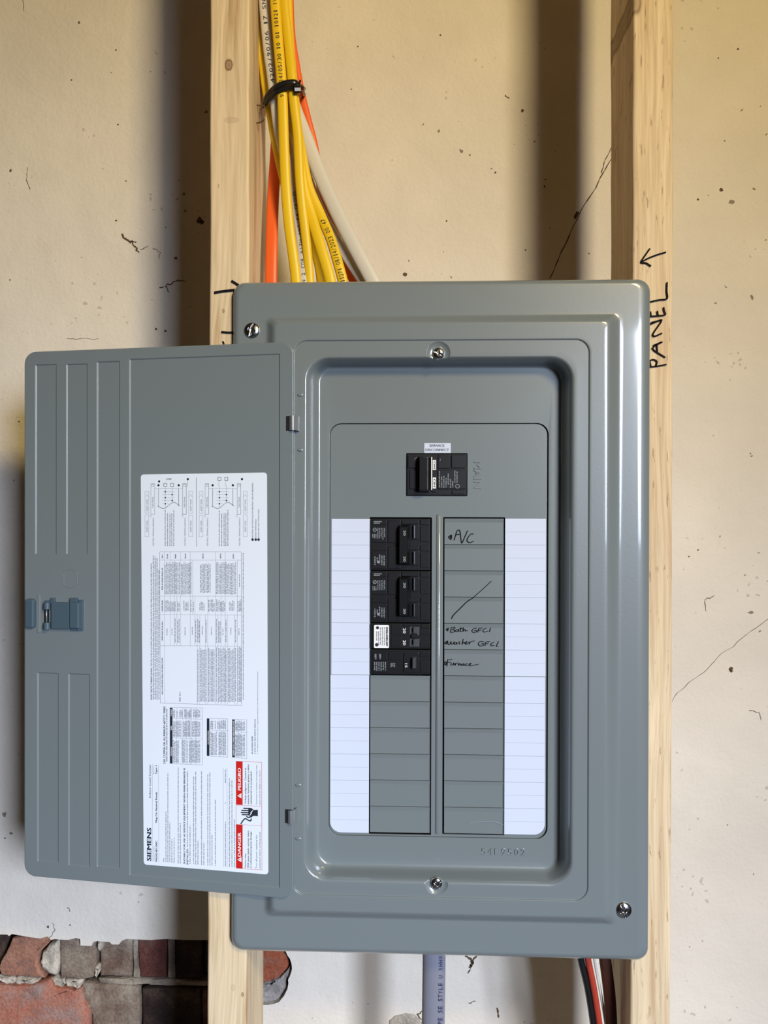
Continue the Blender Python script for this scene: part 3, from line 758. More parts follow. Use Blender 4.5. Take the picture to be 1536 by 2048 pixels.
for s in ([(137, 1420), (168, 1402), (160, 1438), (145, 1420), (160, 1418)], [(205, 1395), (192, 1455)], [(200, 1400), (240, 1390), (250, 1405), (215, 1420), (245, 1430), (240, 1450), (195, 1455)], [(290, 1420), (265, 1425), (260, 1445), (285, 1445), (292, 1420), (302, 1445)],
          [(325, 1395), (318, 1445), (335, 1445)], [(305, 1412), (345, 1408)], [(355, 1395), (350, 1445), (365, 1420), (378, 1425), (380, 1440), (410, 1432)],
          [(520, 1405), (480, 1410), (460, 1440), (480, 1458), (515, 1450), (515, 1432), (490, 1435)], [(535, 1455), (545, 1410), (590, 1403)], [(540, 1432), (575, 1428)], [(640, 1405), (605, 1420), (598, 1445), (620, 1452), (660, 1440)], [(690, 1400), (680, 1450)],
          [(117, 1590), (148, 1567), (145, 1602), (125, 1590), (140, 1585)], [(160, 1560), (165, 1600), (185, 1605), (200, 1570), (205, 1600), (225, 1600), (240, 1570)], [(265, 1580), (240, 1590), (245, 1605), (265, 1600), (270, 1580), (278, 1602)],
          [(310, 1572), (295, 1580), (312, 1590), (300, 1605)], [(352, 1540), (340, 1605), (355, 1578), (370, 1585), (375, 1600)], [(378, 1592), (400, 1582), (392, 1570), (380, 1588), (390, 1605), (415, 1595)], [(425, 1572), (430, 1600), (440, 1578), (495, 1560)],
          [(605, 1575), (560, 1570), (540, 1600), (560, 1625), (600, 1618), (602, 1598), (575, 1600)], [(622, 1625), (630, 1580), (680, 1572)], [(625, 1600), (665, 1596)], [(735, 1578), (700, 1595), (700, 1622), (740, 1618)], [(790, 1570), (765, 1625), (785, 1630)],
          [(108, 1840), (138, 1820), (138, 1862), (112, 1842), (130, 1838)], [(160, 1795), (150, 1875)], [(160, 1798), (215, 1790)], [(158, 1830), (195, 1825)], [(205, 1835), (200, 1860), (220, 1862), (235, 1835), (240, 1862)], [(255, 1840), (255, 1865), (262, 1845), (285, 1835)],
          [(295, 1840), (295, 1868), (310, 1845), (322, 1850), (325, 1868)], [(355, 1845), (338, 1855), (340, 1868), (358, 1862), (360, 1845), (370, 1868)], [(405, 1842), (385, 1852), (388, 1870), (420, 1862)], [(425, 1858), (450, 1848), (440, 1840), (425, 1855), (435, 1872), (480, 1865), (540, 1852)]):
    stroke(hwb([hz(*q) for q in s]), PL, [hz(*q) for q in s], 1.25, HO, 3)
for mb in HW: mb.build('handwritten_name', M_MARK, dead)

# ------------------------------------------------------------------ screws
def screw(pl, px, py, r, off, ang, phil=True, dome=.35, label=None):
    R = r * PX; n_ = 28; c = pl.p(px, py, off)
    loops = []
    for e in (0, .25, .5, .75, 1.0, 1.2, 1.4):
        loops.append([c + Vector((math.cos(2 * math.pi * i / n_) * R * math.cos(e), 0, math.sin(2 * math.pi * i / n_) * R * math.cos(e))) + pl.n * (R * dome * math.sin(e) + .0004) for i in range(n_)])
    base = [q - pl.n * .0025 for q in loops[0]]
    s = build('screw', *loops_mesh([base] + loops, True, True), M_STEEL, panel, smooth=True, label=label)
    slots = []
    for k, (a, w, l) in enumerate(((ang, .13, 1.7), (ang + math.pi / 2, .15, .8))):
        if k and not phil: continue
        d = Vector((math.cos(a), 0, math.sin(a))); e = Vector((-math.sin(a), 0, math.cos(a)))
        q = [c + d * sx * R * l / 2 + e * sy * R * w for sx, sy in ((-1, -1), (1, -1), (1, 1), (-1, 1))]
        slots.append(build('cut', *loops_mesh([[v + pl.n * R * dome * .55 for v in q], [v + pl.n * .01 for v in q]], True, True), M_STEEL))
    boolean(s, slots)
    return s
screw(PL, 504, 661, 16, 0, 1.25)
screw(PL, 1247, 1820, 16, 0, 1.85)
screw(PL, 877, 707, 11.5, .0035, -.35)
screw(PL, 873, 1767, 11.5, .0035, .7)
for (x, y) in ((877, 707), (873, 1767)):
    n_ = 6; c = PL.p(x, y, .0024)
    lp = lambda f, o: [c + Vector((math.cos((i + .3) * math.pi / 3) * 14.5 * PX * f, 0, math.sin((i + .3) * math.pi / 3) * 14.5 * PX * f)) + PL.n * o for i in range(n_)]
    build('screw_washer', *loops_mesh([lp(1, 0), lp(1, .0008), lp(.92, .0012)], True, True), M_METAL, panel)

# ------------------------------------------------------------------ door
DF0 = 0.0
dl = []
OUT = (48.5, 694, 586.5, 1774.5, 26)
da0, db0, da1, db1 = DP.rect(*OUT[:4], 0)
# true door rectangle from the measured corners
db1 = DP.ab(320, 693.5)[1]; db0 = DP.ab(320, 1775.5)[1]
def dloop(ins, off, k=8): return [DP.w(a, b, off) for a, b in rr_ab(da0 + ins, db0 + ins, da1 - ins, db1 - ins, .0122 - ins, k)]
loops = [dloop(0, -.0024), dloop(0, -.0008), dloop(.0003, -.0002), dloop(.0009, 0), dloop(.0016, 0)]
V, Fc = loops_mesh([dloop(.0006, -.0024)] + loops, True, True)
door = build('door', V, Fc, M_DOOR, panel, smooth=True)
def recess(x0, y0, x1, y1, d=.0011, sl=.0014, r=2.0):
    a0 = DP.ab(x0, (y0 + y1) / 2)[0]; a1 = DP.ab(x1, (y0 + y1) / 2)[0]
    xm = (x0 + x1) / 2; b1 = DP.ab(xm, y0)[1]; b0 = DP.ab(xm, y1)[1]
    def L(ins, off): return [DP.w(a, b, off) for a, b in rr_ab(a0 + ins, b0 + ins, a1 - ins, b1 - ins, max(.0004, r * PX - ins), 4)]
    return build('cut', *loops_mesh([L(sl, -d), L(sl * .85, -d * .96), L(sl * .5, -d * .5), L(sl * .15, -d * .04), L(0, 0.00001), L(-.0002, .003)], True, True), M_DOOR)
boolean(door, [recess(70, 728, 113, 1109), recess(132, 727, 175, 1109), recess(74, 1345, 117, 1725), recess(136, 1347, 180, 1733),
               recess(193, 722, 240, 1736), recess(258, 712, 560, 1764)])
# round-ended knockout outline
def obl(f, off):
    a, b = DP.ab(141, 1157); pts = []
    for i in range(24):
        t = 2 * math.pi * i / 24
        x = max(-.0074, min(.0074, .0094 * math.cos(t))) * f; z = .0094 * math.sin(t) * f
        pts.append(DP.w(a + x, b + z, off))
    return pts
build('knockout', *loops_mesh([obl(1.0, -.0002), obl(1.0, .00035), obl(.975, .00045), obl(.95, .00035), obl(.94, .00008), obl(.2, .00008)], False, True), M_DOOR, door)
# latch
lt = MB()
slab(DP, 48, 1198, 67, 1257, .0045, -.008, r=6, bev=.0018, mb=lt)
latch = lt.build('latch_thumb_tab', M_PLASTIC, door)
lb = MB()
slab(DP, 102, 1205, 138, 1258, .0042, .0001, r=.8, bev=.0005, mb=lb)
slab(DP, 138, 1205, 157, 1257, .0060, .0001, r=.8, bev=.0012, mb=lb)
slab(DP, 157, 1200, 165, 1261, .0022, .0001, r=.8, bev=.0004, mb=lb)
slab(DP, 100, 1196, 109, 1207, .0030, .0001, r=.5, bev=.0004, mb=lb)
slab(DP, 139, 1196, 154, 1206, .0032, .0001, r=.5, bev=.0004, mb=lb)
slab(DP, 141, 1256, 158, 1261, .0028, .0001, r=.5, bev=.0004, mb=lb)
slab(DP, 88, 1201, 101, 1206, .0018, .0001, r=.5, bev=.0004, mb=lb)
lb.build('latch_body', M_PLASTIC, door)
lk = MB()
for (y0, y1) in ((1205, 1218), (1245, 1258)):
    c0, c1 = DP.p(94, y0, .0030), DP.p(94, y1, .0030)
    sweep([c0, c1], .0068, .0068, 16, mb=lk)
lk.build('latch_knuckle', M_PLASTIC, door)
ls = MB(); slab(DP, 88, 1218, 98, 1245, .0004, .0001, r=.3, bev=.0001, mb=ls); ls.build('latch_slot_shade', M_DARK, door)  # no slot is cut; a flat black plate gives its inner shade
lp_ = MB(); sweep([DP.p(93, 1217, .0020), DP.p(93, 1246, .0020)], .0016, .0016, 10, mb=lp_); lp_.build('latch_pin', M_HINGE, door, smooth=True)
lr = MB(); slab(DP, 73, 1190, 80, 1266, .0007, -.0001, r=3, bev=.0006, mb=lr); lr.build('latch_bead', M_DOOR, door)
# hinges: a curled strap coming through a slot in the door
for (x0, y0, x1, y1) in ((572, 832, 601, 861), (570, 1619, 596, 1646)):
    sl = MB(); slab(DP, x0, y0, x0 + 14, y1 + .5, .0003, -.0006, r=.4, bev=.0001, mb=sl); sl.build('hinge_slot_shade', M_DARK, door)  # black plate on the door, painted shade for the uncut slot
    V = []; Fc = []; n_ = 10
    aL = DP.p(x0 + 3, (y0 + y1) / 2, 0); aR = PL.p(x1 - 2, (y0 + y1) / 2, .0052)
    zt_, zb_ = PL.ab(x0, y0, .012)[1], PL.ab(x0, y1, .012)[1]
    for off in (0, .0009):
        for i in range(n_ + 1):
            t = i / n_; th = math.pi * t
            x = aL.x + (aR.x - aL.x) * t; y = min(aL.y, -.0105) + .003 * (1 - math.sin(th) ** .6) * (1.0 if t < .5 else 1.6) - .0042 * math.sin(th) ** .7
            for z in (zt_, zb_): V.append(Vector((x, y + off, z)))
    m_ = (n_ + 1) * 2
    for i in range(n_):
        a = i * 2
        Fc += [(a, a + 1, a + 3, a + 2), (m_ + a, m_ + a + 2, m_ + a + 3, m_ + a + 1), (a, a + 2, m_ + a + 2, m_ + a), (a + 1, m_ + a + 1, m_ + a + 3, a + 3)]
    build('hinge_strap', V, Fc, M_HINGE, panel, smooth=True, wn=True)
# ------------------------------------------------------------------ the door label
LO = -.0008           # label top surface offset in the recess
la = [(281.5, 949), (533.8, 945), (536.5, 1749), (287.5, 1729)]
cs = [DP.ab(x, y, LO) for x, y in la]
def label_loop(off, ins=0):
    pts = []; r = .0034
    for i in range(4):
        p = Vector(cs[i]); a = (Vector(cs[i - 1]) - p).normalized(); b = (Vector(cs[(i + 1) % 4]) - p).normalized()
        for k in range(6):
            t = k / 5; q = p + a * r * (1 - t) ** 2 + b * r * t ** 2
            pts.append(DP.w(q.x, q.y, off))
    return pts
build('wiring_label', *loops_mesh([label_loop(LO - .0003), label_loop(LO)], True, True), M_LABEL, door)
PO = LO + .00012
ink, inkg, red, wht = MB(), MB(), MB(), MB()
c5 = lambda X, Y: (270 + X / 5.486, 930 + Y / 5.486)
c6 = lambda X, Y: (270 + X / 5.486, 1090 + Y / 5.486)
c7 = lambda X, Y: (270 + X / 5.25, 1390 + Y / 5.25)
def G(cf, x0, y0, x1, y1, mb=inkg, **k):
    a = cf(x0, y0); b = cf(x1, y1); greek(mb, DP, a[0], a[1], b[0], b[1], PO, **k)
def T(cf, s, x0, y0, x1, y1, d='U', mb=ink, bold=.012):
    a = cf(x0, y0); b = cf(x1, y1); text(mb, DP, s, a[0], a[1], b[0], b[1], d, PO if mb is not wht else PO + .0001, bold)
def LN(cf, pts, w=.5, mb=inkg, sub=0): stroke(mb, DP, [cf(*p) for p in pts], w, PO, sub)
for k in (0, 1):
    d = 594 * k
    for x0, dd in ((110, d), (590, d + 5 * k)):
        for (ya, yb) in ((290, 530), (550, 785)):
            LN(c5, [(x0 + dd, ya), (x0 + 42 + dd, ya), (x0 + 42 + dd, yb), (x0 + dd, yb), (x0 + dd, ya)], .35)
            T(c5, 'EQPT GND', x0 + 14 + dd, ya + 85 if ya < 400 else ya + 60, x0 + 30 + dd, ya + 215 if ya < 400 else ya + 185, mb=inkg, bold=0)
        LN(c5, [(x0 + 5 + dd, 350), (x0 + 20 + dd, 320), (x0 + 37 + dd, 350)], .35)
    for x0 in (175 + d, 522 + d + 5 * k):
        LN(c5, [(x0, 205), (x0 + 40, 205), (x0 + 40, 540), (x0, 540), (x0, 205)], .6 if x0 > 500 and not k else .45, ink)
        LN(c5, [(x0 + 8, 540), (x0 - 8, 555), (x0 + 8, 572)], .5, inkg, 3)
        T(c5, 'NEUTRAL', x0 + 14, 345, x0 + 28, 465, bold=0)
        T(c5, 'NEUTRAL TERMINALS BRANCH', x0 + 18, 580, x0 + 34, 885, bold=0, mb=inkg)
        LN(c5, [(x0 + 10, 212), (x0 + 32, 212), (x0 + 32, 235), (x0 + 10, 235), (x0 + 10, 212)], .5)
    LN(c5, [(215 + d, 258), (522 + d, 258)], .4)
    for (x, y) in ((265, 180), (258, 222), (480, 222), (580, 155)):
        if k and (x, y) == (265, 180): continue
        q = c5(x + d, y); disc(ink, DP, q[0], q[1], 2.4, PO)
    LN(c5, [(258 + d, 260), (258 + d, 455)], .7, ink); LN(c5, [(480 + d, 260), (480 + d, 448)], .7, ink)
    for x, ye in ((333, 470), (408, 405)):
        ys = 203 - 68 * k
        LN(c5, [(x - 17 + d, ys), (x + 17 + d, ys), (x + 17 + d, ys + 33), (x - 17 + d, ys + 33), (x - 17 + d, ys)], .8, ink)
        LN(c5, [(x + d, ys + 33), (x + d - 10 * k, 210 if k else 240), (x + d, 240), (x + d, ye)], .4)
    for i, y in enumerate((293, 325, 358, 390, 425)):
        LN(c5, [(300 + d, y), (435 + d, y)] if y < 400 else [(300 + d, y), (370 + d, y)], .3)
        q = c5((333 if i % 2 == 0 else 408) + d, y); disc(ink, DP, q[0], q[1], 1.6, PO)
    LN(c5, [(248 + d, 450), (300 + d, 475), (340 + d, 468), (390 + d, 425), (430 + d, 410), (460 + d, 425), (492 + d, 450)], .75, ink, 4)
    for x, y0 in ((326, 490), (352, 520), (378, 530), (398, 520), (420, 488)): G(c5, x + d, y0, x + d + 10, 895)
T(c5, 'LINE', 342, 142, 400, 165, 'R', bold=0)
LN(c5, [(672, 140), (676, 895)], .7, ink)
LN(c5, [(580, 165), (578, 240)], .4, ink)
for x, y0 in ((1290, 190), (1325, 595), (1356, 485)):
    q = c5(x, 818); disc(ink, DP, q[0], q[1], 2.7, PO)
T(c5, 'NEUTRAL BUS FOR PLUG-ON NEUTRAL CIRCUIT BREAKERS', 1282, 195, 1297, 798, mb=inkg, bold=.01)
T(c5, 'BOND WHEN REQD', 1318, 595, 1332, 798, mb=inkg, bold=.01)
T(c5, 'BOND PER NEC WHEN USED', 1349, 485, 1363, 798, mb=inkg, bold=.01)
# ratings text and the large table
T(c6, 'SHORT CIRCUIT CURRENT RATING:', 171, 1345, 187, 1700, bold=.03)
G(c6, 172, 200, 184, 1335)
for x, y0 in ((195, 105), (215, 120), (235, 140), (256, 262)): G(c6, x, y0, x + 12, 1700)
cols = {(75, 165): (322, 387, 500, 605, 885, 990), (165, 560): (322, 387, 432, 500, 605, 632, 885, 990, 1122),
        (560, 765): (322, 387, 432, 460, 500, 605, 632, 657, 800, 885, 945, 990, 1122),
        (765, 1105): (322, 387, 432, 460, 500, 605, 657, 682, 712, 772, 798, 885, 910, 945, 990, 1015, 1095, 1122),
        (1105, 1742): (325, 682, 708, 772, 798, 885, 910, 945, 990, 1015, 1095, 1122)}
for y in (75, 165, 560, 765, 1105): LN(c6, [(272 + y / 250, y), (1166, y + 8 * y / 1740)], .35)
LN(c6, [(278, 1733), (1168, 1762)], .5); LN(c6, [(271, 75), (278, 1735)], .5); LN(c6, [(1166, 75), (1168, 1760)], .5)
for (ya, yb), cl in cols.items():
    cl2 = [271] + list(cl) + [1166]
    for x in cl: LN(c6, [(x, ya), (x + 1, yb + (x - 270) * .012 * (yb > 1700))], .32)
    for i in range(len(cl2) - 1):
        xa, xb = cl2[i], cl2[i + 1]
        if yb == 1742 and xa == 325: continue
        if i == 0:
            G(c6, 292, ya + (yb - ya) * .2, 306, ya + (yb - ya) * .85, mb=ink); continue
        if yb == 165: G(c6, (xa + xb) / 2 - 7, ya + 15, (xa + xb) / 2 + 8, yb - 12, mb=ink, letter=1.0); continue
        a = c6(xa, ya); b = c6(xb, yb)
        wide = xb - xa
        if yb == 560 and wide > 200: a = c6(710, 185); b = c6(830, 545)
        elif yb == 560 and wide < 60 and xa == 1122: a = c6(1138, 300); b = c6(1160, 480)
        elif yb == 765 and wide > 100: m = (xa + xb) / 2; a = c6(m - 25, 590); b = c6(m + 35, 740)
        elif yb == 765: a = c6(xa, 580); b = c6(xb, 750)
        elif yb == 1105:
            m = (xa + xb) / 2
            if wide > 40: a = c6(m - 12, 870); b = c6(m + 14, 1010)
            else: a = c6(xa, 790); b = c6(xb, 1090)
        greek_fill(inkg, DP, a[0], a[1] + 2, b[0], b[1] - 1, PO, pitch=2.75, h=1.7)
G(c6, 485, 1605, 500, 1725, letter=1.6)
G(c6, 1182, 85, 1192, 1705)
G(c6, 1070, 58, 1165, 68, letter=1)
# lower tables
T(c7, 'USE COPPER OR ALUMINUM 60/75°C WIRE', 297, 120, 318, 722, bold=.028)
G(c7, 326, 140, 340, 705)
def table(x0, x1, xe, y0, y1, splits, words):
    a = c7(x0, y0); b = c7(x1, y1); quad(ink, DP, a[0], a[1], b[0], b[1], PO)
    for w, ya, yb in words: T(c7, w, x0 + 8, ya, x1 - 7, yb, mb=wht, bold=.02)
    LN(c7, [(x1, y0), (xe, y0 + 5), (xe + 1, y1 + 14), (x1, y1)], .4)
    for y in splits: LN(c7, [(x1, y), (xe, y + 8)], .35)
    ys = [y0] + list(splits) + [y1]
    x = x1 + 4
    while x + 18 < xe:
        for i in range(len(ys) - 1):
            if random.random() < .9: G(c7, x, ys[i] + 12 + random.random() * 18, x + 9, ys[i + 1] - 6)
        x += 13.2
        if random.random() < .5: LN(c7, [(x - 2, y0 + 3), (x - 1, y1 + 8)], .25)
table(366, 394, 706, 132, 720, (246, 450), (('TORQUE', 150, 225), ('WIRE', 325, 372), ('TERMINALS', 545, 645)))
table(754, 781, 974, 246, 640, (366,), (('ACCESSORIES', 375, 520),))
table(1021, 1048, 1174, 256, 655, (385,), (('MAIN LUG / MAIN BREAKER KITS', 272, 632),))
G(c7, 1224, 430, 1238, 625); G(c7, 1254, 250, 1266, 625)
T(c7, '2. The National Electrical Code is a registered trademark of the National Fire Protection Association', 1281, -245, 1293, 622, mb=inkg, bold=0)
# heading block
T(c7, 'SIEMENS', 122, 1398, 171, 1742, bold=.03)
T(c7, 'Indoor Load Center', 146, 730, 166, 1080, bold=.012)
LN(c7, [(181, 727), (184, 1748)], .35); LN(c7, [(246, 735), (250, 1752)], .35)
T(c7, 'Enclosure', 190, 742, 201, 830, mb=inkg, bold=0); T(c7, 'Type 1', 213, 742, 231, 832, bold=.028)
T(c7, 'Plug-On Neutral Ready', 213, 1020, 232, 1340, bold=.028); T(c7, 'PN2424B1100C', 215, 1530, 234, 1750, bold=.028)
T(c7, 'Catalog Number', 192, 1590, 203, 1745, mb=inkg, bold=0)
for x, y0, y1 in ((297, 1712, 1758), (320, 1218, 1760), (340, 812, 1760), (360, 1335, 1762), (382, 1510, 1765), (406, 1490, 1768), (449, 760, 1775), (471, 1340, 1775), (573, 1365, 1780), (611, 850, 1780), (633, 800, 1785),
                  (656, 1530, 1785), (694, 795, 1790), (718, 1540, 1790), (759, 822, 1795), (781, 812, 1795), (803, 1465, 1795), (839, 1090, 1798), (987, 870, 1810), (1013, 892, 1810), (1040, 1300, 1812), (945, 780, 930), (945, 1120, 1145), (945, 1330, 1805)):
    G(c7, x, y0, x + 9.5, y1)
T(c7, 'SUITABLE FOR USE AS SERVICE EQUIPMENT WHEN MAIN BREAKER IS', 509, 768, 527, 1775, bold=.028)
T(c7, 'INSTALLED.', 541, 1612, 559, 1778, bold=.028); G(c7, 545, 790, 556, 1600)
LN(c7, [(928, 768), (930, 1805)], .35); LN(c7, [(966, 768), (968, 1808)], .35)
# danger / peligro
for y0, y1 in ((1360, 1819), (696, 1153)):
    a = c7(1062, y0); b = c7(1130, y1); rb = MB(); quad(rb, DP, a[0], a[1], b[0], b[1], PO); rb.build('red_banner', M_RED, door)
LN(c7, [(1062, 696), (1330, 706), (1334, 1838), (1062, 1819), (1062, 696)], .6, red)
LN(c7, [(1064, 1158), (1332, 1170)], .5, red); LN(c7, [(1064, 1360), (1332, 1372)], .5, red)
T(c7, 'DANGER', 1078, 1446, 1112, 1696, mb=wht, bold=.03); T(c7, 'PELIGRO', 1078, 768, 1112, 1000, mb=wht, bold=.03)
for y in (1728, 1058):
    P = [c7(1074, y), c7(1118, y - 28), c7(1118, y + 28)]
    wht.add([DP.p(a, b, PO + .0001) for a, b in P], [(0, 1, 2)])
    LN2 = [c7(1088, y), c7(1106, y)]; stroke(red, DP, LN2, .9, PO + .0002)
for s, x0, y0, x1, y1, bd in (('Hazardous voltage.', 1150, 1662, 1165, 1815, .015), ('Will cause death, serious injury', 1179, 1422, 1196, 1817, .018), ('or substantial property damage.', 1207, 1430, 1224, 1820, .018),
                              ('Turn off power supplying this', 1266, 1472, 1282, 1822, .004), ('equipment before working inside.', 1302, 1432, 1318, 1826, .004),
                              ('Voltaje peligroso. Causará la', 1150, 766, 1167, 1142, .018), ('muerte, lesiones graves o daño', 1180, 730, 1197, 1146, .018), ('substancial a la propiedad.', 1209, 800, 1226, 1148, .018),
                              ('Desconecte el suministro de energía a este', 1268, 736, 1282, 1150, .004), ('equipo antes de trabajar en su interior.', 1302, 786, 1316, 1156, .004)):
    T(c7, s, x0, y0, x1, y1, bold=bd)
# shocked hand pictogram
def poly(mb, pts, off=PO): mb.add([DP.p(*c7(a, b), off) for a, b in pts], [tuple(range(len(pts)))])
poly(ink, [(1236, 1208), (1290, 1205), (1290, 1272), (1236, 1268)])
poly(ink, [(1190, 1184), (1222, 1186), (1245, 1206), (1245, 1268), (1222, 1284), (1190, 1262)])
for i, (xa) in enumerate((1142, 1122, 1115, 1126)): LN(c7, [(xa, 1190 + i * 22), (1200, 1192 + i * 22)], 2.6, ink)
LN(c7, [(1222, 1278), (1190, 1285), (1172, 1275)], 2.4, ink, 3)
LN(c7, [(1112, 1352), (1135, 1318), (1160, 1298), (1185, 1312), (1212, 1322), (1222, 1300)], 2.4, ink, 4)
stroke(wht, DP, [c7(1206, 1262), c7(1224, 1240), c7(1214, 1238), c7(1236, 1214)], 1.5, PO + .0001)
# ------------------------------------------------------------------ breakers
BF = DF + .0035
ptx, tg = MB(), None
def bbox(mb, x0, y0, x1, y1, f, r=.8, bev=.0004, back=None): slab(PL, x0, y0, x1, y1, f, (-.0385 if back is None else back), r=r, bev=bev, mb=mb)
def b_empty(x, y, label): return empty('circuit_breaker', PL.p(x, y, -.03), label, 'circuit breaker')
def pole_detail(mb, x0, y0, h):
    """raised panels of one pole; local pixel frame"""
    bbox(mb, x0 + 2, y0 + 14, x0 + 32, y0 + h - 4, BF + .0004, back=BF - .002)
    bbox(mb, x0 + 34, y0 + 4, x0 + 60, y0 + h - 3, BF + .0002, back=BF - .002, bev=.0006)
    bbox(mb, x0 + 62, y0 + 3, x0 + 96, y0 + 11, BF + .0008, back=BF - .002)
    bbox(mb, x0 + 99, y0 + 2, x0 + 117, y0 + 13, BF + .0005, back=BF - .002)
    bbox(mb, x0 + 99, y0 + 17, x0 + 117, y0 + h - 5, BF + .0002, back=BF - .002)
    bbox(mb, x0 + 2, y0 + 2, x0 + 32, y0 + 12, BF + .0001, back=BF - .002)
def two_pole(x0, y0, label):
    e = b_empty(x0 + 60, y0 + 104, label); h = 51.6
    b = MB(); bbox(b, x0, y0 + .5, x0 + 119, y0 + 103.5, BF - .0006, bev=.0005)
    for k in range(2): pole_detail(b, x0, y0 + k * 52, h)
    body = b.build('body', M_BLACK, e)
    hb = MB(); frustum(PL, x0 + 60, y0 + 17, x0 + 76, y0 + 90, BF + .0085, BF - .001, .0022, hb, (-.0012, 0))
    hb.build('handle', M_BLACK2, e)
    for k in range(2):
        yy = y0 + 52 * k
        tgm = MB(); sweep([PL.p(x0 + 86.5, yy + 14, BF + .0018), PL.p(x0 + 86.5, yy + 39, BF + .0018)], .0030, .0034, 12, mb=tgm)
        slab(PL, x0 + 79, yy + 12, x0 + 96, yy + 42, BF + .0006, BF - .001, r=2, bev=.0004, mb=tgm)
        tgm.build('toggle_rib', M_BLACK, e, smooth=False)
    pm = MB(); O = BF + .0005
    for xx in (17, 21, ): greek(pm, PL, x0 + 5 + xx * 0, y0 + 6, x0 + 7, y0 + 6.1, O)
    for j in range(2):   # upright two-line heading at the top left
        y = y0 + 5.2 + j * 3.2; x = x0 + 6
        while x < x0 + 22 - j * 4:
            quad(pm, PL, x, y, x + .8, y + 2.0, O); x += 1.25
    for j in range(5): greek(pm, PL, x0 + 13 + j * 3.4, y0 + 18, x0 + 15 + j * 3.4, y0 + 38 + random.random() * 6, O, up=False, letter=1.1)
    for j in range(3): greek(pm, PL, x0 + 3 + j * 3.2, y0 + 30, x0 + 5 + j * 3.2, y0 + 40, O, up=False, letter=1.1)
    n_ = 14; c = PL.p(x0 + 8, y0 + 22.5, O)
    rg = [[c + Vector((math.cos(2 * math.pi * i / n_), 0, math.sin(2 * math.pi * i / n_))) * r for i in range(n_)] for r in (.0019, .0014)]
    pm.add(*loops_mesh(rg, False, False)); stroke(pm, PL, [(x0 + 6.2, y0 + 23.5), (x0 + 10, y0 + 21)], .8, O)
    for j, (ya, yb) in enumerate(((78, 94), (80, 86), (74, 92), (76, 94), (76, 95))): greek(pm, PL, x0 + 7 + j * 4.6, y0 + ya - 3, x0 + 9.6 + j * 4.6, y0 + yb, O, up=False, letter=1.15)
    disc(pm, PL, x0 + 15, y0 + 87, 2.6, O)
    pm.build('fine_print', M_GREYP, e, kind='stuff')
    nm = MB()
    tp = BF + .0086
    for k in range(2): text(nm, PL, '30', x0 + 65, y0 + 24 + 52 * k, x0 + 70.5, y0 + 34 + 52 * k, 'D', tp, .02)
    NB.append((nm, 'rating_number', M_GREYP, e))
    return e
NB = []
two_pole(741.5, 1037, 'double pole black breaker with a 30 handle, topmost of the left column')
two_pole(741.5, 1141.5, 'second double pole black breaker, just above the one with a white sticker')
# tandem 20 / 20
x0, y0 = 741, 1246.5
e = b_empty(x0 + 60, y0 + 52, 'tandem black breaker with two 20 toggles and a white sticker')
b = MB(); bbox(b, x0, y0 + .4, x0 + 119, y0 + 51, BF - .0004, bev=.0005)
bbox(b, x0 + 4, y0 + 3, x0 + 40, y0 + 49, BF + .0006, back=BF - .002)
for yy in (2, 27): bbox(b, x0 + 41, y0 + yy + .5, x0 + 62, y0 + yy + 21, BF + .0002, back=BF - .002); bbox(b, x0 + 99, y0 + yy + 9, x0 + 118, y0 + yy + 21, BF + .0002, back=BF - .002)
bbox(b, x0 + 66, y0 + 1.5, x0 + 98, y0 + 6, BF + .0006, back=BF - .002); bbox(b, x0 + 101, y0 + 1.5, x0 + 118, y0 + 10, BF + .0006, back=BF - .002)
b.build('body', M_BLACK, e)
for yy in (7, 31):
    m_ = MB(); slab(PL, x0 + 78, y0 + yy, x0 + 98, y0 + yy + 16, BF + .0003, BF - .001, r=1, bev=.0003, mb=m_)
    sweep([PL.p(x0 + 87, y0 + yy + 1, BF + .0022), PL.p(x0 + 87, y0 + yy + 11.5, BF + .0022)], .0020, .0040, 10, mb=m_)
    m_.build('toggle', M_TOG, e)
m_ = MB(); slab(PL, x0 + 81, y0 + 20, x0 + 97, y0 + 31, BF + .0018, BF - .001, r=4, bev=.0008, mb=m_); m_.build('toggle_guard', M_BLACK, e)
m_ = MB(); slab(PL, x0 + 7, y0 + 3.5, x0 + 37, y0 + 49.5, BF + .0008, BF + .0005, r=2, bev=.00005, mb=m_); m_.build('white_sticker', M_WHITEP, e, label='white rating sticker')
m_ = MB(); O = BF + .00088
for j in range(6): greek(m_, PL, x0 + 11 + j * 3.9, y0 + 15 + (j > 1) * -8, x0 + 13.4 + j * 3.9, y0 + 45 - (j == 0) * 8, O, up=False, letter=1.2)
greek(m_, PL, x0 + 31.5, y0 + 6, x0 + 34.8, y0 + 47, O, up=False, letter=1.5, dens=.8)
disc(m_, PL, x0 + 14, y0 + 9, 3.2, O); disc(m_, PL, x0 + 12.5, y0 + 43, 3.6, O)
m_.build('sticker_print', M_INK, e, kind='stuff')
nm = MB()
for yy in (10, 34): text(nm, PL, '20', x0 + 65, y0 + yy, x0 + 71, y0 + yy + 10, 'D', BF + .0007 - .0009, .01)
NB.append((nm, 'rating_number', M_WHITEP, e))
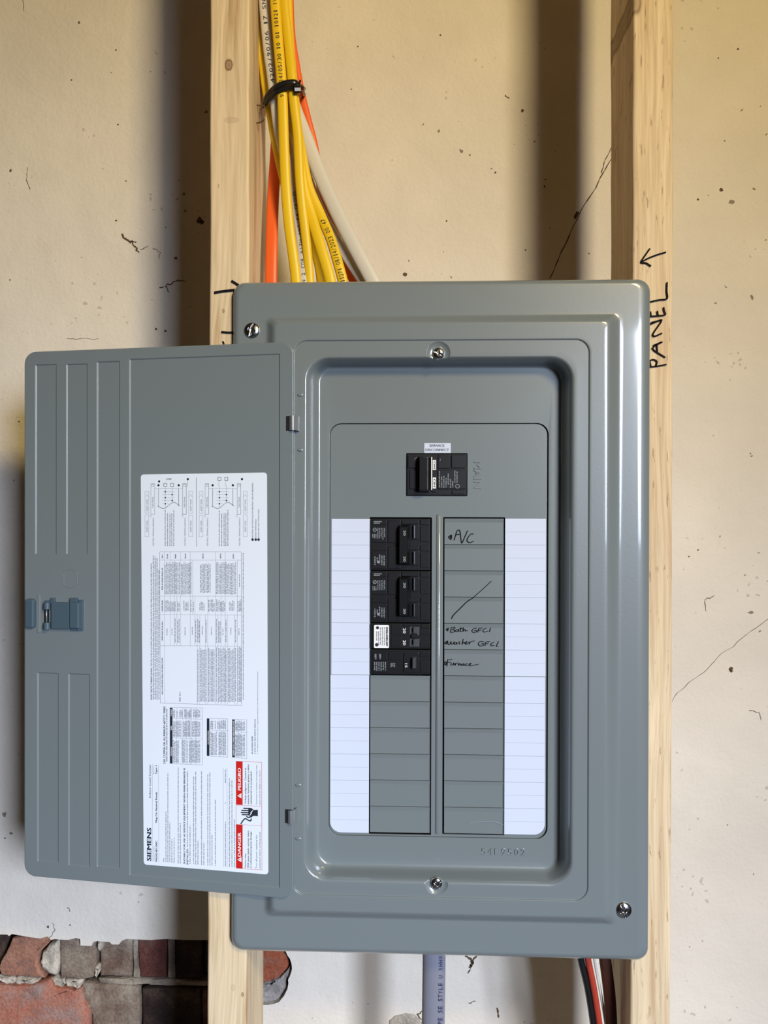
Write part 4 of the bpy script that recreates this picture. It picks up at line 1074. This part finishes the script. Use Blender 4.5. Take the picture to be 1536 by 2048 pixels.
# single 15
y0 = 1299
e = b_empty(x0 + 60, y0 + 51, 'single pole black breaker marked 15, lowest of the left column')
b = MB(); bbox(b, x0, y0 + .4, x0 + 119, y0 + 49.5, BF - .0006, bev=.0005)
bbox(b, x0 + 4, y0 + 5, x0 + 34, y0 + 21.5, BF + .0002, back=BF - .002); bbox(b, x0 + 4, y0 + 23, x0 + 34, y0 + 46, BF + .0002, back=BF - .002)
bbox(b, x0 + 36, y0 + 5, x0 + 64, y0 + 21, BF, back=BF - .002)
bbox(b, x0 + 66, y0 + 6, x0 + 97, y0 + 46, BF + .0005, back=BF - .002, r=2)
bbox(b, x0 + 99, y0 + 5, x0 + 118, y0 + 15, BF, back=BF - .002); bbox(b, x0 + 99, y0 + 23, x0 + 118, y0 + 47, BF, back=BF - .002)
b.build('body', M_BLACK, e)
m_ = MB(); frustum(PL, x0 + 84, y0 + 18, x0 + 90, y0 + 38, BF + .0060, BF, .0008, m_); m_.build('toggle', M_TOG, e)
m_ = MB(); O = BF + .0003
for j in range(2): greek(m_, PL, x0 + 8 + j * 9, y0 + 8, x0 + 12 + j * 9, y0 + 20, O, up=False, letter=1.2)
for j in range(6): greek(m_, PL, x0 + 7 + j * 4.3, y0 + 24, x0 + 9.4 + j * 4.3, y0 + 42 + random.random() * 3, O, up=False, letter=1.2)
for j in range(3): greek(m_, PL, x0 + 40 + j * 3.4, y0 + 26, x0 + 42.4 + j * 3.4, y0 + 36, O - .0008, up=False, letter=1.2)
m_.build('fine_print', M_GREYP, e, kind='stuff')
nm = MB(); text(nm, PL, '15', x0 + 69, y0 + 28, x0 + 74, y0 + 36, 'D', BF + .0006, .01); NB.append((nm, 'rating_number', M_WHITEP, e))
# main breaker
e = empty('main_breaker', PL.p(873, 991, -.03), 'wide black main breaker under the white service sticker', 'circuit breaker')
b = MB(); bbox(b, 814, 908, 933.5, 990.5, BF - .0012, bev=.0005)
bbox(b, 816, 912, 837, 936, BF, back=BF - .002); bbox(b, 819, 940, 837, 978, BF, back=BF - .002)
bbox(b, 876, 910, 900, 937, BF, back=BF - .002); bbox(b, 903, 910, 931, 936, BF + .0004, back=BF - .002); bbox(b, 876, 940, 931, 978, BF + .0002, back=BF - .002)
bbox(b, 904, 981, 929, 988, BF, back=BF - .002); bbox(b, 864, 912, 873, 984, BF + .0002, back=BF - .002)
b.build('body', M_BLACK, e)
m_ = MB(); frustum(PL, 841, 915, 856, 980, BF + .0095, BF - .001, .002, m_, (-.001, 0)); m_.build('handle', M_BLACK2, e)
m_ = MB(); slab(PL, 862.2, 914, 864.2, 980, BF + .0010, BF - .001, r=.3, bev=.0002, mb=m_); m_.build('handle_guide', M_WHITEP, e)
m_ = MB()
for ya, yb in ((920, 940), (955, 977)): slab(PL, 865.5, ya, 872, yb, BF + .0006, BF, r=.5, bev=.00005, mb=m_)
m_.build('indicator_window', M_WHITEP, e)
nm = MB()
for ya, yb in ((923, 937), (958, 974)): text(nm, PL, 'ON', 867, ya, 871, yb, 'D', BF + .0007, .03)
NB.append((nm, 'indicator_print', M_INK, e))
m_ = MB(); O = BF + .0003
for j, (ya, yb) in enumerate(((941, 976), (952, 976), (951, 976), (955, 976), (946, 970), (957, 976), (961, 976), (940, 966), (942, 966))): greek(m_, PL, 877.5 + j * 4.4, ya, 880 + j * 4.4, yb, O, up=False, letter=1.2)
n_ = 16; c = PL.p(915, 972.5, O)
m_.add(*loops_mesh([[c + Vector((math.cos(2 * math.pi * i / n_), 0, math.sin(2 * math.pi * i / n_))) * r for i in range(n_)] for r in (.0021, .0016)], False, False))
stroke(m_, PL, [(829, 919), (833, 915)], .8, O); stroke(m_, PL, [(880, 922), (881, 918)], .8, O)
m_.build('fine_print', M_GREYP, e, kind='stuff')

# ------------------------------------------------------------------ cables above
def cpts(P): return [Plane((0, y, 0), (1, 0, 0), (0, 0, 1)).p(a, b) for a, b, y in P]
def cable(P, w, t, m, label, group=None, prints=None, name='electrical_cable', power=2.2, pm=None, up=True):
    pts = catmull(cpts(P), 8)
    V, Fc = sweep(pts, w, t, 18, power=power)
    o = build(name, V, Fc, m, smooth=True, label=label, cat='cable', group=group)
    if prints:
        mb = MB()
        for (s, f0, f1, h, sh) in prints:      # placed by picture rows f0 (start) -> f1 (end), reading upwards
            n_ = len(s); k = 0
            for wd in s:
                cw = {'I': .12, '1': .28, ':': .12, '/': .5}.get(wd, .74); fa = f0 + (f1 - f0) * (k + .5 - cw / 2) / n_; fb = f0 + (f1 - f0) * (k + .5 + cw / 2) / n_; k += 1
                if wd == ' ': continue
                def pos(f):
                    cm = CAM_M.inverted(); ys = [1024 + (cm @ q).y / (cm @ q).z * F for q in pts]
                    for i in range(len(pts) - 1):
                        if (ys[i] - f) * (ys[i + 1] - f) <= 0 and ys[i] != ys[i + 1]:
                            tt = (f - ys[i]) / (ys[i + 1] - ys[i]); return pts[i].lerp(pts[i + 1], tt)
                    return pts[0]
                A, B2 = pos(fa), pos(fb)
                r = (B2 - A).normalized(); u = r.cross(Vector((0, 1, 0))).normalized()
                if u.x > 0: u = -u
                n2 = Vector((0, -1, 0))
                O = A + n2 * (t / 2 + .00022) - u * (h / 2 - sh)
                text_f(mb, wd, O, r, u, n2, (B2 - A).length, h, .0)
        NB.append((mb, 'jacket_print', M_INK if m is not M_SE else mat('blue_print', (.05, .05, .14), .5), o))
    return o
grp = None
cable([(576, -60, .081), (580, 60, .081), (590, 130, .081), (600, 185, .081), (612, 235, .081), (626, 290, .082), (640, 360, .083), (656, 430, .083), (681, 500, .082), (708, 563, .080), (718, 600, .080)], .0105, .005, M_ORA, 'orange cable at the back of the bundle, running down to the right')
cable([(546, -60, .0808), (552, 100, .0808), (556, 200, .0808), (553, 290, .077), (546, 400, .066), (543, 500, .056), (542, 600, .054)], .0125, .0055, M_ORA, 'orange cable running straight down beside the left stud into the panel', power=2.6)
cable([(518, -60, .087), (522, 60, .087), (533, 140, .087), (545, 190, .087), (560, 240, .087), (578, 300, .087), (588, 400, .087), (590, 500, .086), (592, 600, .086)], .0105, .005, M_WHT, 'white cable at the left rear of the bundle, mostly hidden by the yellow ones')
cable([(524, -60, .052), (528, 0, .052), (536, 90, .052), (544, 150, .051), (550, 200, .050), (558, 260, .052), (572, 320, .054), (585, 370, .054), (597, 440, .052), (604, 500, .050), (608, 560, .050), (609, 600, .050)], .0112, .0055, M_WHT,
      'white cable with black print passing under the front yellow cable', prints=[('P 4202/90/06 17 SN', 190, 2, .0040, 0), ('N 2 CDR WITH AWG 14 GROUN', 568, 385, .0040, 0)])
cable([(548, -60, .042), (550, 0, .042), (557, 90, .042), (562, 150, .041), (565, 200, .041), (568, 290, .042), (572, 380, .043), (578, 450, .044), (586, 510, .045), (592, 560, .046), (594, 600, .046)], .0105, .0058, M_YEL,
      'yellow cable at the front left of the bundle, printed along its length', prints=[('9 2024/05/30 10 01 10121 IV', 198, 0, .0042, 0)])
cable([(566, -60, .044), (568, 0, .044), (577, 90, .044), (583, 150, .042), (587, 200, .042), (595, 270, .043), (599, 350, .043), (604, 410, .044), (611, 470, .046), (616, 520, .048), (619, 560, .050), (620, 600, .050)], .0095, .0058, M_YEL,
      'yellow cable at the front right of the bundle, straight down')
cable([(572, -60, .0525), (576, 60, .0525), (583, 150, .052), (588, 200, .052), (595, 280, .052), (606, 370, .0505), (622, 430, .0500), (640, 490, .046), (655, 540, .044), (662, 570, .044), (664, 600, .044)], .0112, .0058, M_YEL,
      'yellow cable fanning out to the right from behind the front two')
cable([(560, -60, .060), (564, 60, .060), (574, 150, .060), (588, 220, .060), (600, 290, .060), (616, 370, .0585), (641, 430, .058), (662, 480, .054), (677, 530, .050), (686, 565, .050), (690, 600, .050)], .0105, .0058, M_YEL,
      'rightmost yellow cable, with a date printed in black', prints=[('115271 08/14/2023 00:47', 572, 440, .0048, 0)])
cable([(543, -60, .0935), (546, 60, .0935), (560, 180, .0935), (590, 300, .0935), (610, 400, .092), (626, 480, .086), (640, 540, .080), (646, 600, .078)], .0105, .0055, M_YEL, 'shaded yellow cable deep in the middle of the bundle')
cable([(510, -60, .060), (514, 60, .060), (526, 130, .060), (531, 170, .060), (540, 220, .061), (552, 290, .060), (575, 400, .064), (585, 500, .064), (600, 600, .064)], .0090, .0055, M_YEL, 'yellow cable at the far left of the bundle beside the wire hook')
cable([(552, -60, .0675), (558, 60, .0675), (572, 160, .0675), (588, 215, .0675), (610, 272, .067), (640, 350, .066), (676, 430, .062), (712, 500, .058), (746, 563, .056), (764, 600, .056)], .0150, .0070, M_WHT,
      'thick off-white cable slanting down to the right, clear of the bundle', power=2.3)
cable([(556, -60, .0745), (563, 60, .0745), (574, 160, .0745), (586, 240, .0745), (600, 300, .0745), (614, 352, .075), (645, 430, .073), (688, 505, .069), (726, 563, .066), (746, 600, .066)], .0105, .0055, M_WHT,
      'thinner off-white cable tucked below the slanting thick one')
# zip tie around the bundle
zt_mb = MB()
for dy, dd in ((0, 0), (11, .0012)):
    P = cpts([(524, 212 + dy * .3, .062), (529, 200 + dy, .050), (537, 187 + dy, .042), (548, 176 + dy, .0365 + dd), (562, 168 + dy, .0355 + dd), (578, 164 + dy, .0355 + dd), (592, 164 + dy, .037), (600, 168 + dy, .044), (606, 176 + dy, .060), (606, 182 + dy, .082), (590, 188 + dy * .5, .101), (545, 200, .101), (520, 212, .092), (518, 214, .072)])
    sweep(catmull(P, 5), .0052, .0016, 8, mb=zt_mb)
zip_tie = zt_mb.build('cable_tie', M_ZIP, smooth=True, label='black plastic cable tie looped around the cable bundle', cat='cable tie')
m_ = MB(); sweep(cpts([(588, 178, .0355), (600, 178, .0375)]), .0085, .005, 8, mb=m_); m_.build('lock_head', M_ZIP, zip_tie)
m_ = MB(); sweep(cpts([(598, 168, .037), (601, 160, .036)]), .002, .001, 6, mb=m_); m_.build('tie_tail', M_ZIP, zip_tie)
m_ = MB()
P = catmull(cpts([(505, 208, .048), (518, 211, .048), (528, 212, .046), (530, 216, .045), (530, 232, .044), (527, 240, .044), (519, 245, .046), (505, 247, .048)]), 5)
sweep(P, .0016, .0016, 8, mb=m_)
m_.build('wire_hook', M_NAIL, smooth=True, label='small bent wire hook in the side of the left stud', cat='hook')

# ------------------------------------------------------------------ cables below
cable([(868, 1890, .055), (868, 1930, .055), (867, 2000, .056), (866, 2100, .057), (866, 2200, .058)], .0232, .0165, M_SE, 'thick grey service cable leaving the bottom of the panel',
      prints=[('AWG TYPE SE STYLE U XHHW', 2085, 1902, .0048, -.0068)], name='service_cable')
cable([(1156, 1890, .030), (1163, 1925, .030), (1176, 1980, .031), (1188, 2060, .033), (1196, 2150, .035)], .0066, .0066, M_BLKW, 'black insulated wire below the panel, left of the red one', name='insulated_wire', power=2)
cable([(1170, 1890, .028), (1177, 1925, .028), (1188, 1980, .029), (1200, 2060, .031), (1210, 2150, .033)], .0064, .0064, M_REDW, 'bright red insulated wire below the panel', name='insulated_wire', power=2)
cable([(1186, 1890, .050), (1190, 1925, .050), (1202, 1990, .050), (1213, 2060, .050), (1222, 2150, .050)], .0028, .0028, M_WHT, 'thin white wire just right of the red one', name='insulated_wire', power=2)
cable([(1206, 1890, .046), (1211, 1925, .046), (1219, 1990, .046), (1223, 2060, .046), (1226, 2150, .046)], .0120, .0055, M_BRN, 'dark brown cable against the right stud, below the panel', name='insulated_wire')

# ------------------------------------------------------------------ printed text
resolve_texts()
tk.build('sticker_print', M_INK, dead)
emb.build('embossed_word', M_METAL, dead); emb2.build('embossed_number', M_METAL, cover, kind='stuff')
ink.build('label_print', M_INK, door, kind='stuff')
inkg.build('label_fine_print', M_INKG, door, kind='stuff')
red.build('label_red_print', M_RED, door)
wht.build('label_white_print', M_WHITEP, door, kind='stuff')
for mb, nme, m, par in NB: mb.build(nme, m, par, kind='stuff' if nme == 'jacket_print' else None)
